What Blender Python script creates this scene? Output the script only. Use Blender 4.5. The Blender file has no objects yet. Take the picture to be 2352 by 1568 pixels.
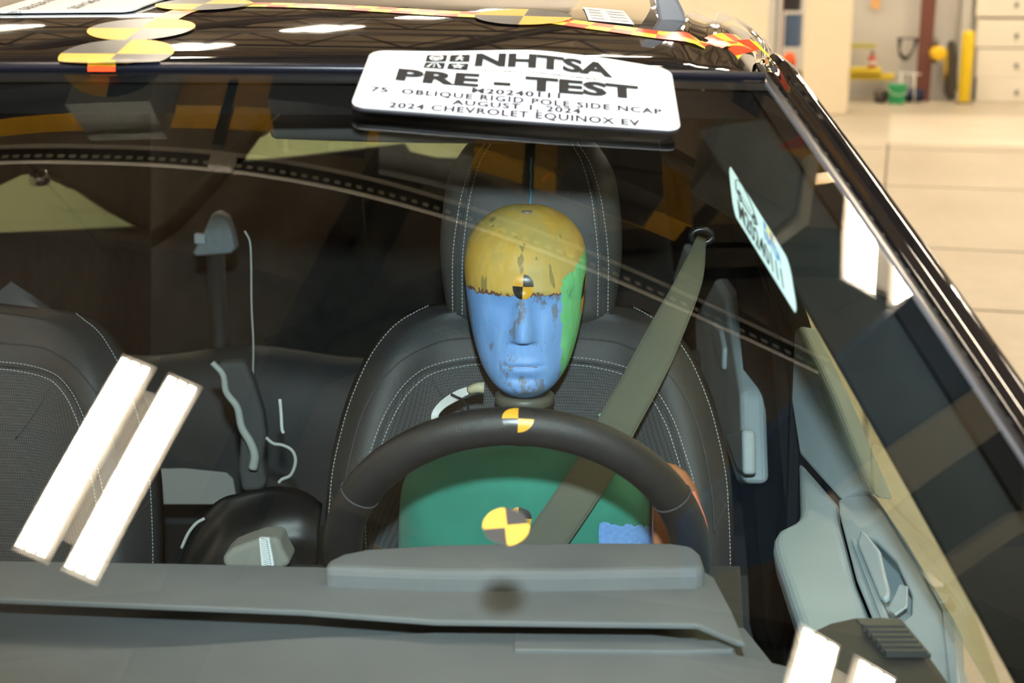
import bpy, bmesh, math, random
import numpy as np
from mathutils import Vector, Matrix

# ------------------------------------------------------------------ camera, world, flash, exposure
F = 3300.0; CX, CY = 1176.0, 784.0
CAM = np.array([0, 0, 1.66]); PITCH = math.radians(14); YAW = math.atan(128 / 3300)
SC = bpy.context.scene
COL = SC.collection

cam = bpy.data.cameras.new('camera'); camo = bpy.data.objects.new('camera', cam); COL.objects.link(camo)
camo.location = CAM; camo.rotation_euler = (math.pi / 2 - PITCH, 0, YAW)
cam.sensor_width = 36; cam.lens = 36 * F / 2352; cam.clip_start = 0.02
cam.dof.use_dof = True; cam.dof.focus_distance = 1.74; cam.dof.aperture_fstop = 6.3
SC.camera = camo

world = bpy.data.worlds.new('world'); SC.world = world; world.use_nodes = True
world.node_tree.nodes['Background'].inputs[0].default_value = (1.0, 0.9, 0.75, 1)
world.node_tree.nodes['Background'].inputs[1].default_value = 0.0   # the hall is closed: only its lamps and the flash give light

# the photographer's flash gun, mounted above the lens
fl = bpy.data.lights.new('camera_flash_offscreen', 'SPOT'); flo = bpy.data.objects.new('camera_flash_offscreen', fl); COL.objects.link(flo)
flo.location = (0.01, -0.02, 1.85); flo.rotation_euler = (math.radians(90 - 13), 0, YAW)
fl.energy = 225; fl.color = (0.80, 0.93, 1.0); fl.spot_size = math.radians(62); fl.spot_blend = 0.7; fl.shadow_soft_size = 0.022

SC.view_settings.view_transform = 'Standard'; SC.view_settings.look = 'None'
SC.view_settings.gamma = 1.0; SC.view_settings.use_curve_mapping = False
SC.view_settings.exposure = 0.0
TUBE_STRENGTH = 84.0

# ------------------------------------------------------------------ projection helpers (photo pixel + depth -> place)
def _basis():
    cp, sp = math.cos(PITCH), math.sin(PITCH); cy, sy = math.cos(YAW), math.sin(YAW)
    fwd = np.array([-sy * cp, cy * cp, -sp]); right = np.array([cy, sy, 0.0])
    return fwd, right, np.cross(right, fwd)
FWD, RIGHT, UP = _basis()
def ray(px, py):
    d = FWD + RIGHT * ((px - CX) / F) - UP * ((py - CY) / F)
    return d / np.linalg.norm(d)
def proj(p):
    v = np.asarray(p, float) - CAM; w = v @ FWD
    return np.array([CX + F * (v @ RIGHT) / w, CY - F * (v @ UP) / w])
def PX(px, py, X): d = ray(px, py); return CAM + d * ((X - CAM[0]) / d[0])
def PY(px, py, Y): d = ray(px, py); return CAM + d * ((Y - CAM[1]) / d[1])
def PZ(px, py, Z): d = ray(px, py); return CAM + d * ((Z - CAM[2]) / d[2])
def hit(S, px, py, x0=(0.3, 0.6, 1.2)):
    """parameters (a, b, distance) where the sight line meets the surface S(a, b)"""
    d = ray(px, py); x = np.array(x0, float); e = 1e-4
    for _ in range(60):
        r = S(x[0], x[1]) - (CAM + d * x[2])
        J = np.stack([(S(x[0] + e, x[1]) - S(x[0] - e, x[1])) / (2 * e), (S(x[0], x[1] + e) - S(x[0], x[1] - e)) / (2 * e), -d], 1)
        s = np.linalg.lstsq(J, -r, rcond=None)[0]; x = x + np.clip(s, -.15, .15)
        if np.abs(s).max() < 1e-8: break
    return x
def snorm(S, a, b, e=1e-3):
    n = np.cross(S(a + e, b) - S(a - e, b), S(a, b + e) - S(a, b - e)); return n / (np.linalg.norm(n) + 1e-12)
def lerp(a, b, t): return a + (b - a) * t
def interp(x, xs, ys): return float(np.interp(x, xs, ys))
def smooth(x, xs, ys):
    """smooth (monotone cubic) interpolation of a profile"""
    xs = np.asarray(xs, float); ys = np.asarray(ys, float)
    if x <= xs[0]: return float(ys[0])
    if x >= xs[-1]: return float(ys[-1])
    i = int(np.searchsorted(xs, x) - 1); i = min(max(i, 0), len(xs) - 2)
    h = np.diff(xs); dl = np.diff(ys) / h
    def m(k):
        if k == 0: return dl[0]
        if k == len(xs) - 1: return dl[-1]
        return 0.0 if dl[k - 1] * dl[k] <= 0 else 2 * dl[k - 1] * dl[k] / (dl[k - 1] + dl[k])
    t = (x - xs[i]) / h[i]
    return float(ys[i] * (1 + 2 * t) * (1 - t) ** 2 + m(i) * h[i] * t * (1 - t) ** 2 + ys[i + 1] * t * t * (3 - 2 * t) + m(i + 1) * h[i] * t * t * (t - 1))
def catmull(pts, n=8):
    P = [np.asarray(p, float) for p in pts]
    if len(P) < 3: return [lerp(P[0], P[-1], i / n) for i in range(n + 1)]
    Q = [2 * P[0] - P[1]] + P + [2 * P[-1] - P[-2]]; out = []
    for i in range(1, len(Q) - 2):
        for k in range(n):
            t = k / n; a, b, c, d = Q[i - 1], Q[i], Q[i + 1], Q[i + 2]
            out.append(.5 * ((2 * b) + (c - a) * t + (2 * a - 5 * b + 4 * c - d) * t * t + (3 * b - a - 3 * c + d) * t ** 3))
    out.append(P[-1]); return out

# ------------------------------------------------------------------ materials
MATS = {}
def mat(name, col, rough=0.5, metal=0.0, var=0.0, scale=20.0, bump=0.0, bscale=None, coat=0.0, spec=0.5, emit=0.0, ecol=None, sheen=0.0):
    if name in MATS: return MATS[name]
    m = bpy.data.materials.new(name); m.use_nodes = True; nt = m.node_tree; b = nt.nodes['Principled BSDF']
    b.inputs['Base Color'].default_value = (*col, 1); b.inputs['Roughness'].default_value = rough
    b.inputs['Metallic'].default_value = metal; b.inputs['Coat Weight'].default_value = coat
    b.inputs['Coat Roughness'].default_value = 0.03; b.inputs['Specular IOR Level'].default_value = spec
    b.inputs['Sheen Weight'].default_value = sheen
    if emit:
        b.inputs['Emission Color'].default_value = (*(ecol or col), 1); b.inputs['Emission Strength'].default_value = emit
    tc = nt.nodes.new('ShaderNodeTexCoord')
    no = nt.nodes.new('ShaderNodeTexNoise'); no.inputs['Scale'].default_value = scale; no.inputs['Detail'].default_value = 6
    nt.links.new(tc.outputs['Object'], no.inputs['Vector'])
    if var > 0:
        r = nt.nodes.new('ShaderNodeMapRange'); r.inputs['From Min'].default_value = .3; r.inputs['From Max'].default_value = .7
        r.inputs['To Min'].default_value = 1 - var; r.inputs['To Max'].default_value = 1 + var
        nt.links.new(no.outputs['Fac'], r.inputs['Value'])
        mx = nt.nodes.new('ShaderNodeVectorMath'); mx.operation = 'SCALE'; mx.inputs[0].default_value = col
        nt.links.new(r.outputs[0], mx.inputs['Scale']); nt.links.new(mx.outputs[0], b.inputs['Base Color'])
    if bump > 0:
        n2 = nt.nodes.new('ShaderNodeTexNoise'); n2.inputs['Scale'].default_value = bscale or scale * 8; n2.inputs['Detail'].default_value = 3
        nt.links.new(tc.outputs['Object'], n2.inputs['Vector'])
        bp = nt.nodes.new('ShaderNodeBump'); bp.inputs['Strength'].default_value = bump; bp.inputs['Distance'].default_value = 0.002
        nt.links.new(n2.outputs['Fac'], bp.inputs['Height']); nt.links.new(bp.outputs[0], b.inputs['Normal'])
    MATS[name] = m; return m

def glass(name, tint, refl_gain=1.9):
    """sheet glass: Fresnel mirror over a tinted clear pane"""
    m = bpy.data.materials.new(name); m.use_nodes = True; nt = m.node_tree; nt.nodes.clear(); N = nt.nodes.new; L = nt.links.new
    out = N('ShaderNodeOutputMaterial'); mix = N('ShaderNodeMixShader'); tr = N('ShaderNodeBsdfTransparent'); gl = N('ShaderNodeBsdfGlossy')
    tr.inputs[0].default_value = (*tint, 1); gl.inputs['Roughness'].default_value = 0.0; gl.inputs[0].default_value = (1, 1, 1, 1)
    ge = N('ShaderNodeNewGeometry'); dt = N('ShaderNodeVectorMath'); dt.operation = 'DOT_PRODUCT'
    L(ge.outputs['Normal'], dt.inputs[0]); L(ge.outputs['Incoming'], dt.inputs[1])
    def M(op, a, b):
        n = N('ShaderNodeMath'); n.operation = op
        for i, v in enumerate((a, b)):
            if v is None: continue
            if isinstance(v, (int, float)): n.inputs[i].default_value = v
            else: L(v, n.inputs[i])
        return n.outputs[0]
    c = M('ABSOLUTE', dt.outputs['Value'], None); k = M('POWER', M('SUBTRACT', 1.0, c), 5.0)
    f = M('MINIMUM', M('MULTIPLY', M('ADD', 0.042, M('MULTIPLY', k, 0.958)), refl_gain), 1.0)
    L(f, mix.inputs[0]); L(tr.outputs[0], mix.inputs[1]); L(gl.outputs[0], mix.inputs[2]); L(mix.outputs[0], out.inputs[0])
    MATS[name] = m; return m

M_GLASS = glass('windshield_glass', (0.82, 0.865, 0.84))
M_SIDEGLASS = glass('side_glass', (0.62, 0.70, 0.58), 1.8)
M_DOORGLASS = glass('door_glass', (0.74, 0.78, 0.58), 0.35)
M_BLACK = mat('black_gloss_paint', (0.006, 0.005, 0.005), 0.03, coat=1.0, spec=0.6)
M_BLACKTRIM = mat('black_trim', (0.012, 0.012, 0.013), 0.28)
M_RUBBER = mat('black_rubber', (0.015, 0.015, 0.016), 0.55)
M_MOULD = mat('grey_moulding', (0.060, 0.057, 0.062), 0.7, spec=.2)
M_BLUEPAINT = mat('blue_car_paint', (0.012, 0.03, 0.09), 0.08, coat=1.0)
M_HEADLINER = mat('headliner_cloth', (0.045, 0.043, 0.040), 0.95, spec=.08, var=.15, bump=.3, bscale=900)
M_DARKINT = mat('dark_interior_plastic', (0.030, 0.030, 0.031), 0.6, var=.12, bump=.2, bscale=1200)
M_LEATHER = mat('charcoal_leatherette', (0.042, 0.044, 0.046), 0.5, var=.08, bump=.35, bscale=700)
M_LEATHER2 = mat('charcoal_bolster_leatherette', (0.042, 0.044, 0.046), 0.5, var=.08, bump=.35, bscale=700)
M_THREAD = mat('pale_thread', (0.55, 0.58, 0.58), 0.7)
M_SEAM = mat('seam_piping', (0.042, 0.044, 0.046), 0.6)
M_DASH = mat('dash_soft_plastic', (0.135, 0.142, 0.148), 0.72, var=.05, bump=.25, bscale=1400)
M_DASH2 = mat('cluster_hood_plastic', (0.135, 0.142, 0.148), 0.72, var=.05, bump=.25, bscale=1400)
M_DASHLOW = mat('dash_deck_plastic', (0.135, 0.142, 0.148), 0.72, var=.08, scale=6, bump=.25, bscale=1400)
M_WHEEL = mat('wheel_leather', (0.017, 0.017, 0.018), 0.45, var=.08, bump=.3, bscale=900)
M_CHROME = mat('satin_chrome', (0.6, 0.6, 0.6), 0.2, metal=1.0)
M_DOORTRIM = mat('pale_blue_grey_door_trim', (0.34, 0.42, 0.455), 0.5, var=.05, scale=8, bump=.12, bscale=1500)
M_DOORTRIM2 = mat('grey_door_upper_trim', (0.34, 0.42, 0.455), 0.5, var=.05, scale=8, bump=.12, bscale=1500)
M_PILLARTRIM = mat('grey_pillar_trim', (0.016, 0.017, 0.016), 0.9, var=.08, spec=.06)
M_WHITE = mat('white_plastic_sheet', (0.62, 0.61, 0.595), 0.5)
M_PAPER = mat('white_paper', (0.66, 0.66, 0.665), 0.6)
M_INK = mat('dark_print', (0.020, 0.018, 0.017), 0.8, spec=.15)
M_INKP = mat('plum_print', (0.028, 0.020, 0.026), 0.8, spec=.15)
M_TYEL = mat('target_yellow', (0.72, 0.38, 0.03), 0.4)
M_TBLK = mat('target_black', (0.030, 0.028, 0.027), 0.32)
M_TAPEY = mat('tape_yellow', (0.88, 0.60, 0.03), 0.3)
M_TAPER = mat('tape_red', (0.72, 0.055, 0.010), 0.3)

# ------------------------------------------------------------------ mesh helpers
def link(o, parent=None):
    COL.objects.link(o)
    if parent is not None: o.parent = parent
    return o
def mesh(name, V, Fc, m, parent=None, sm=True, mats=None, fm=None):
    me = bpy.data.meshes.new(name); me.from_pydata([tuple(map(float, v)) for v in V], [], [tuple(f) for f in Fc]); me.update()
    for mm in (mats or [m]): me.materials.append(mm)
    if sm:
        for p in me.polygons: p.use_smooth = True
    if fm is not None:
        for p, k in zip(me.polygons, fm): p.material_index = k
    o = bpy.data.objects.new(name, me); return link(o, parent)
def empty(name, loc=(0, 0, 0), rz=0.0, parent=None):
    o = bpy.data.objects.new(name, None); o.location = loc; o.rotation_euler = (0, 0, rz); o.empty_display_size = .1
    return link(o, parent)
def tag(o, label=None, cat=None, group=None, kind=None):
    if label: o['label'] = label
    if cat: o['category'] = cat
    if group: o['group'] = group
    if kind: o['kind'] = kind
    return o
def flip_out(o):
    bm = bmesh.new(); bm.from_mesh(o.data); bmesh.ops.recalc_face_normals(bm, faces=bm.faces); bm.to_mesh(o.data); bm.free(); return o
def solid(o, t, off=-1, bev=0.0, seg=2, ang=40):
    s = o.modifiers.new('thickness', 'SOLIDIFY'); s.thickness = t; s.offset = off
    if bev:
        b = o.modifiers.new('edge', 'BEVEL'); b.width = bev; b.segments = seg; b.limit_method = 'ANGLE'; b.angle_limit = math.radians(ang)
    return o
def bevel(o, w, seg=2, ang=40):
    b = o.modifiers.new('edge', 'BEVEL'); b.width = w; b.segments = seg; b.limit_method = 'ANGLE'; b.angle_limit = math.radians(ang); return o
def subsurf(o, n=2):
    s = o.modifiers.new('smooth', 'SUBSURF'); s.levels = n; s.render_levels = n; return o
def surf(name, S, na, nb, m, parent=None, a=(0, 1), b=(0, 1), wrap=False, off=0.0, sm=True, thick=0.0):
    V = []; Fc = []
    for j in range(nb + 1):
        for i in range(na + (0 if wrap else 1)):
            A = lerp(a[0], a[1], i / na); B = lerp(b[0], b[1], j / nb); p = S(A, B)
            if off: p = p + snorm(S, A, B) * off
            V.append(p)
    W = na if wrap else na + 1
    for j in range(nb):
        for i in range(na):
            i2 = (i + 1) % W if wrap else i + 1
            Fc.append((j * W + i, j * W + i2, (j + 1) * W + i2, (j + 1) * W + i))
    o = mesh(name, V, Fc, m, parent, sm)
    if thick: solid(o, thick)
    return o
def tube_vf(pts, r, n=10, V=None, Fc=None, cap=True):
    V = [] if V is None else V; Fc = [] if Fc is None else Fc; b0 = len(V)
    P = [np.asarray(p, float) for p in pts]; up = np.array([0, 0, 1.0]); prev = None
    for i, p in enumerate(P):
        t = P[min(i + 1, len(P) - 1)] - P[max(i - 1, 0)]; t /= np.linalg.norm(t) + 1e-12
        if prev is None:
            ref = up if abs(t @ up) < .95 else np.array([1.0, 0, 0]); x = np.cross(t, ref)
        else: x = prev - t * (prev @ t)
        x /= np.linalg.norm(x) + 1e-12; prev = x; y = np.cross(t, x); rr = r(i / (len(P) - 1)) if callable(r) else r
        for k in range(n):
            a = 2 * math.pi * k / n; V.append(p + (x * math.cos(a) + y * math.sin(a)) * rr)
    for i in range(len(P) - 1):
        for k in range(n):
            Fc.append((b0 + i * n + k, b0 + i * n + (k + 1) % n, b0 + (i + 1) * n + (k + 1) % n, b0 + (i + 1) * n + k))
    if cap:
        Fc.append(tuple(b0 + k for k in reversed(range(n)))); e = b0 + (len(P) - 1) * n; Fc.append(tuple(e + k for k in range(n)))
    return V, Fc
def tube(name, pts, r, m, parent=None, n=10, smoothn=0):
    if smoothn: pts = catmull(pts, smoothn)
    V, Fc = tube_vf(pts, r, n); return mesh(name, V, Fc, m, parent)
def box_vf(c, s, V, Fc, R=None):
    b = len(V); c = np.asarray(c, float)
    for k in range(8):
        q = np.array([(-1 if k & 1 == 0 else 1) * s[0] / 2, (-1 if k & 2 == 0 else 1) * s[1] / 2, (-1 if k & 4 == 0 else 1) * s[2] / 2])
        if R is not None: q = R @ q
        V.append(c + q)
    for f in ((0, 2, 3, 1), (4, 5, 7, 6), (0, 1, 5, 4), (2, 6, 7, 3), (0, 4, 6, 2), (1, 3, 7, 5)): Fc.append(tuple(b + k for k in f))
    return V, Fc
def box(name, c, s, m, parent=None, R=None, bev=0.0):
    V, Fc = box_vf(c, s, [], [], R); o = mesh(name, V, Fc, m, parent, sm=False)
    if bev: bevel(o, bev, 2)
    return o
def lathe(name, prof, m, parent=None, n=24, loc=(0, 0, 0), sm=True):
    V = []; Fc = []
    for r, z in prof:
        for k in range(n):
            a = 2 * math.pi * k / n; V.append((loc[0] + r * math.cos(a), loc[1] + r * math.sin(a), loc[2] + z))
    for j in range(len(prof) - 1):
        for k in range(n): Fc.append((j * n + k, j * n + (k + 1) % n, (j + 1) * n + (k + 1) % n, (j + 1) * n + k))
    Fc.append(tuple(reversed(range(n)))); e = (len(prof) - 1) * n; Fc.append(tuple(e + k for k in range(n)))
    o = mesh(name, V, Fc, m, parent, sm=sm)
    if sm: bevel(o, .0005, 1, 50)
    return o
def plate(name, outline, depth, m, parent=None, bev=0.0, seg=3, sm=False):
    """outline of 3-D points extruded by the vector depth"""
    n = len(outline); d = np.asarray(depth, float); V = [np.asarray(p, float) for p in outline]; V += [p + d for p in V]
    Fc = [tuple(range(n)), tuple(reversed(range(n, 2 * n)))] + [(i, i + n, (i + 1) % n + n, (i + 1) % n) for i in range(n)]
    o = mesh(name, V, Fc, m, parent, sm=sm); flip_out(o)
    if bev: bevel(o, bev, seg, 30)
    return o
def ribbon(name, pts, wid, m, parent=None, thick=0.0012, cols=1, mats=None, fmf=None):
    """flat strip: pts (list), wid (list of half-width vectors)"""
    V = []; Fc = []; fm = []; n = len(pts)
    for p, w in zip(pts, wid):
        for c in range(cols + 1): V.append(np.asarray(p) + np.asarray(w) * (2 * c / cols - 1))
    for i in range(n - 1):
        for c in range(cols):
            k = i * (cols + 1) + c; Fc.append((k, k + 1, k + cols + 2, k + cols + 1)); fm.append(fmf(i, c) if fmf else 0)
    o = mesh(name, V, Fc, m, parent, mats=mats, fm=fm)
    if thick: solid(o, thick, 0)
    return o
def stitches(name, pts, parent, pitch=.0052, ln=.0034, w=.0006, m=None, nrm=None):
    """row of raised thread stitches along a polyline"""
    P = [np.asarray(p, float) for p in pts]; V = []; Fc = []; acc = 0.0
    d = [0.0]
    for i in range(1, len(P)): d.append(d[-1] + np.linalg.norm(P[i] - P[i - 1]))
    s = pitch / 2
    def at(s):
        k = min(max(int(np.searchsorted(d, s)) - 1, 0), len(P) - 2); t = (s - d[k]) / max(d[k + 1] - d[k], 1e-9); return lerp(P[k], P[k + 1], t)
    while s + ln < d[-1]:
        tube_vf([at(s), at(s + ln / 2) + np.array([0, -.0004, 0]), at(s + ln)], w, 5, V, Fc); s += pitch
    o = mesh(name, V, Fc, m or M_THREAD, parent); o['kind'] = 'stuff'; return o
_FONT = {}
def text_mesh(s, bold=0.0, spacing=1.0):
    key = (s, bold, spacing)
    if key in _FONT: return _FONT[key]
    cu = bpy.data.curves.new('lettering', 'FONT'); cu.body = s; cu.size = 1.0; cu.offset = bold; cu.space_character = spacing; cu.resolution_u = 3
    o = bpy.data.objects.new('lettering', cu); COL.objects.link(o)
    dg = bpy.context.evaluated_depsgraph_get(); dg.update(); me = bpy.data.meshes.new_from_object(o.evaluated_get(dg))
    bm = bmesh.new(); bm.from_mesh(me); bmesh.ops.triangulate(bm, faces=bm.faces)
    bmesh.ops.subdivide_edges(bm, edges=[e for e in bm.edges if e.calc_length() > .35], cuts=2, use_grid_fill=False); bmesh.ops.triangulate(bm, faces=bm.faces)
    V = np.array([v.co[:] for v in bm.verts]); Fc = [tuple(v.index for v in f.verts) for f in bm.faces]
    bm.free(); bpy.data.meshes.remove(me); bpy.data.objects.remove(o); bpy.data.curves.remove(cu)
    _FONT[key] = (V, Fc); return V, Fc
def lettering(s, S, p0, p1, hgt, m, parent, bold=0.0, spacing=1.0, off=.0006, flipn=1, mid=None, name='lettering'):
    """text laid on the surface S(a,b): baseline from p0 to p1 in (a,b), hgt = vector (a,b) of the cap height"""
    V, Fc = text_mesh(s, bold, spacing); x0, x1 = V[:, 0].min(), V[:, 0].max(); cap = 0.72
    p0 = np.asarray(p0, float); p1 = np.asarray(p1, float); hgt = np.asarray(hgt, float); W = []
    sag = 0.0
    if mid is not None:
        tm = (mid[0] - p0[0]) / (p1[0] - p0[0]); sag = (mid[1] - lerp(p0[1], p1[1], tm)) / (tm * (1 - tm))
    for v in V:
        t = (v[0] - x0) / (x1 - x0); q = p0 + (p1 - p0) * t + hgt * (v[1] / cap); q[1] += sag * t * (1 - t)
        W.append(S(*q) + snorm(S, *q) * off * flipn)
    return mesh(name, W, Fc, m, parent, sm=False)
def disc_target(name, S, c, ra, rb, parent=None, off=.0008, flipn=1, rot=0.0, rings=5, n=40, matY=None, matB=None):
    """quartered round target sticker laid on surface S; ra, rb = radius expressed in a and b units"""
    V = [S(*c) + snorm(S, *c) * off * flipn]; Fc = []; fm = []
    for j in range(1, rings + 1):
        for k in range(n):
            t = 2 * math.pi * k / n; x, y = math.cos(t) * j / rings, math.sin(t) * j / rings
            xr, yr = x * math.cos(rot) - y * math.sin(rot), x * math.sin(rot) + y * math.cos(rot)
            q = (c[0] + ra * xr, c[1] + rb * yr); V.append(S(*q) + snorm(S, *q) * off * flipn)
    for k in range(n):
        Fc.append((0, 1 + k, 1 + (k + 1) % n)); fm.append((k // (n // 4)) % 2)
        for j in range(1, rings):
            a = 1 + (j - 1) * n; b = 1 + j * n; Fc.append((a + k, b + k, b + (k + 1) % n, a + (k + 1) % n)); fm.append((k // (n // 4)) % 2)
    return mesh(name, V, Fc, None, parent, mats=[matY or M_TYEL, matB or M_TBLK], fm=fm)

# ------------------------------------------------------------------ the test hall (turned about 12 degrees from the car)
HA = math.radians(12.5)
N1 = np.array([math.sin(HA), math.cos(HA), 0]); N2 = np.array([math.cos(HA), -math.sin(HA), 0])
RH = np.stack([N2, N1, np.array([0, 0, 1.0])], 1)
def B(a, b, z): return N2 * a + N1 * b + np.array([0, 0, z])
def AB(p): return float(p @ N2), float(p @ N1)
A0, A1, B0, B1, ZC = -13.0, 11.0, -9.0, 22.3, 7.5

def concrete():
    m = bpy.data.materials.new('tan_concrete'); m.use_nodes = True; nt = m.node_tree; b = nt.nodes['Principled BSDF']; L = nt.links.new
    tc = nt.nodes.new('ShaderNodeTexCoord'); n1 = nt.nodes.new('ShaderNodeTexNoise'); n1.inputs['Scale'].default_value = .55; n1.inputs['Detail'].default_value = 8
    n2 = nt.nodes.new('ShaderNodeTexNoise'); n2.inputs['Scale'].default_value = 9; n2.inputs['Detail'].default_value = 6
    L(tc.outputs['Object'], n1.inputs['Vector']); L(tc.outputs['Object'], n2.inputs['Vector'])
    mx = nt.nodes.new('ShaderNodeMix'); mx.data_type = 'FLOAT'; mx.inputs[0].default_value = .35; L(n1.outputs['Fac'], mx.inputs[2]); L(n2.outputs['Fac'], mx.inputs[3])
    cr = nt.nodes.new('ShaderNodeValToRGB'); cr.color_ramp.elements[0].position = .3; cr.color_ramp.elements[0].color = (.36, .31, .225, 1)
    cr.color_ramp.elements[1].position = .7; cr.color_ramp.elements[1].color = (.52, .455, .345, 1)
    L(mx.outputs[0], cr.inputs[0]); L(cr.outputs[0], b.inputs['Base Color']); b.inputs['Roughness'].default_value = .42
    return m
M_FLOOR = concrete()
M_SLAB = mat('pale_concrete', (.60, .53, .41), .45, var=.08, scale=1.2)
M_JOINT = mat('joint_filler', (.16, .125, .08), .8)
M_WALL = mat('cream_steel_wall', (.62, .595, .55), .5, var=.03, scale=2)
M_COLUMN = mat('cream_painted_wall', (.80, .70, .52), .55, var=.03, scale=2)
M_CEIL = mat('tan_ceiling_panel', (.27, .225, .18), .7, var=.06, scale=1)
M_STEEL = mat('dark_brown_steel', (.030, .022, .020), .55, var=.1)
M_NAVYSTEEL = mat('near_black_steel', (.010, .010, .014), .5)
M_CRANE = mat('crane_yellow', (.55, .30, .015), .4, var=.08)
M_GREYBOX = mat('grey_enclosure', (.20, .215, .20), .5, var=.1)
M_STRUT = mat('galvanised_strut', (.80, .78, .70), .4)
M_BLUEST = mat('blue_steel_cover', (.05, .15, .42), .35, var=.25, scale=3)
M_TUBE = mat('lamp_tube_glow', (1, .9, .74), .5, emit=TUBE_STRENGTH, ecol=(1.0, .87, .69))
M_HOUS = mat('white_lamp_housing', (.93, .92, .88), .4)

floor = mesh('floor', [B(A0, B0, -.3), B(A1, B0, -.3), B(A1, B1, -.3), B(A0, B1, -.3), B(A0, B0, 0), B(A1, B0, 0), B(A1, B1, 0), B(A0, B1, 0)],
             [(0, 3, 2, 1), (4, 5, 6, 7), (0, 1, 5, 4), (1, 2, 6, 5), (2, 3, 7, 6), (3, 0, 4, 7)], M_FLOOR, sm=False)
tag(floor, 'tan polished concrete floor of the test hall', kind='structure')
ja, jb = AB(PZ(2040, 330, 0)); jb2 = AB(PZ(2045, 262, 0))[1]
def floor_strip(name, a0, a1, b0, b1, z, m):
    V, Fc = box_vf(B((a0 + a1) / 2, (b0 + b1) / 2, z / 2), (a1 - a0, b1 - b0, z), [], [], RH); return mesh(name, V, Fc, m, floor, sm=False)
floor_strip('concrete_slab', ja, A1 - .05, jb, jb2, .006, M_SLAB)
floor_strip('joint', ja - .012, ja + .012, 2.2, jb, .003, M_JOINT)
for px, py in ((2200, 432), (2250, 575), (2300, 715), (2200, 345)):
    bb = AB(PZ(px, py, 0))[1]; floor_strip('joint', ja - 6, A1 - .05, bb - .012, bb + .012, .003, M_JOINT)
def wallbox(name, a0, a1, b0, b1, z0, z1, m, label):
    V, Fc = box_vf(B((a0 + a1) / 2, (b0 + b1) / 2, (z0 + z1) / 2), (a1 - a0, b1 - b0, z1 - z0), [], [], RH)
    return tag(mesh(name, V, Fc, m, None, sm=False), label, kind='structure')
wall_back = wallbox('wall_back', A0, A1, B1, B1 + .2, -.3, ZC, M_WALL, 'cream ribbed steel back wall of the hall')
wallbox('wall_left', A0 - .2, A0, B0, B1, -.3, ZC, M_WALL, 'cream steel side wall of the hall')
wallbox('wall_right', A1, A1 + .2, B0, B1, -.3, ZC, M_WALL, 'cream steel side wall of the hall')
wallbox('wall_front', A0, A1, B0 - .2, B0, -.3, ZC, M_WALL, 'cream steel wall behind the camera')
ceiling = wallbox('ceiling', A0, A1, B0, B1, ZC, ZC + .2, M_CEIL, 'tan panelled ceiling of the hall')
# ceiling ribs (purlins) and rafters
V, Fc = box_vf((0, 0, 0), (A1 - A0 - .02, .07, .16), [], [], RH); pm = None
for k in range(22):
    o = mesh('purlin', V, Fc, M_CEIL, ceiling, sm=False) if k == 0 else link(pm.copy(), ceiling); pm = pm or o
    o.location = B((A0 + A1) / 2, B0 + .8 + k * 1.4, ZC - .08)
# wall ribs on the back wall: every panel rib on its own
V, Fc = box_vf((0, 0, 0), (.09, .12, 4.0), [], [], RH); pm = None
for k in range(30):
    a = 2.2 + k * .30
    if a > A1 - .1: break
    o = mesh('wall_rib', V, Fc, M_WALL, wall_back, sm=False) if pm is None else link(pm.copy(), wall_back); pm = pm or o
    o.location = B(a, B1 - .06, 2.0)

def on_wall(px, py, b): # place on a plane parallel to the back wall
    d = ray(px, py); t = (b - CAM @ N1) / (d @ N1); return CAM + d * t
# reflections in the windshield tell where the ceiling fittings hang
XC = -0.43
def _q(a, b, c, v): return a * (1 - v) ** 2 + 2 * b * v * (1 - v) + c * v * v
TOPZ = PY(180, 171, 1.33)[2]
def WS(u, v):
    cz = _q(1.02, 1.345, TOPZ, v); cy = _q(0.40, 0.86, 1.33, v)
    ey = _q(0.60, 1.02, 1.45, v); ez = _q(1.09, 1.352, 1.5635, v); w = _q(0.88, 0.755, 0.626, v)
    k = abs(u) ** 2.2
    return np.array([XC + u * w, cy + (ey - cy) * k, cz + (ez - cz) * k])
def wsn(u, v):
    n = snorm(WS, u, v); return n if n[2] > 0 else -n
def refl(px, py, Z):
    u, v, t = hit(WS, px, py, (.3, .6, 1.0)); n = wsn(u, v); d = ray(px, py); r = d - 2 * (d @ n) * n
    p = WS(u, v); return p + r * ((Z - p[2]) / r[2])

# beam-like ceiling members
def beam(name, p, q, w, h, m, label=None, kind='structure', flange=None, parent=None):
    p = np.asarray(p, float); q = np.asarray(q, float); d = q - p; ln = np.linalg.norm(d); y = d / ln; x = np.cross(y, [0, 0, 1.0]); x /= np.linalg.norm(x); z = np.cross(x, y)
    R = np.stack([x, y, z], 1); V = []; Fc = []; c = (p + q) / 2
    if flange:
        box_vf(c, (flange, ln, h), V, Fc, R); box_vf(c + z * (h / 2 - .0125), (w, ln, .025), V, Fc, R); box_vf(c - z * (h / 2 - .0125), (w, ln, .025), V, Fc, R)
    else: box_vf(c, (w, ln, h), V, Fc, R)
    o = mesh(name, V, Fc, m, parent, sm=False)
    if label: tag(o, label, kind=kind)
    return o
rp = [refl(760, 690, 7.25), refl(420, 1440, 7.25)]
d = rp[0] - rp[1]; d /= np.linalg.norm(d)
beam('rafter', rp[1] - d * 6, rp[0] + d * 9, .34, .45, M_NAVYSTEEL, 'near-black steel roof rafter running along the hall', flange=.05)
rp = [refl(640, 850, 7.2), refl(1500, 590, 7.2)]; d = rp[1] - rp[0]; d /= np.linalg.norm(d)
beam('rafter', rp[0], rp[1] + d * 3, .36, .35, M_NAVYSTEEL, 'near-black steel tie beam crossing under the ceiling', flange=.05)
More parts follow.
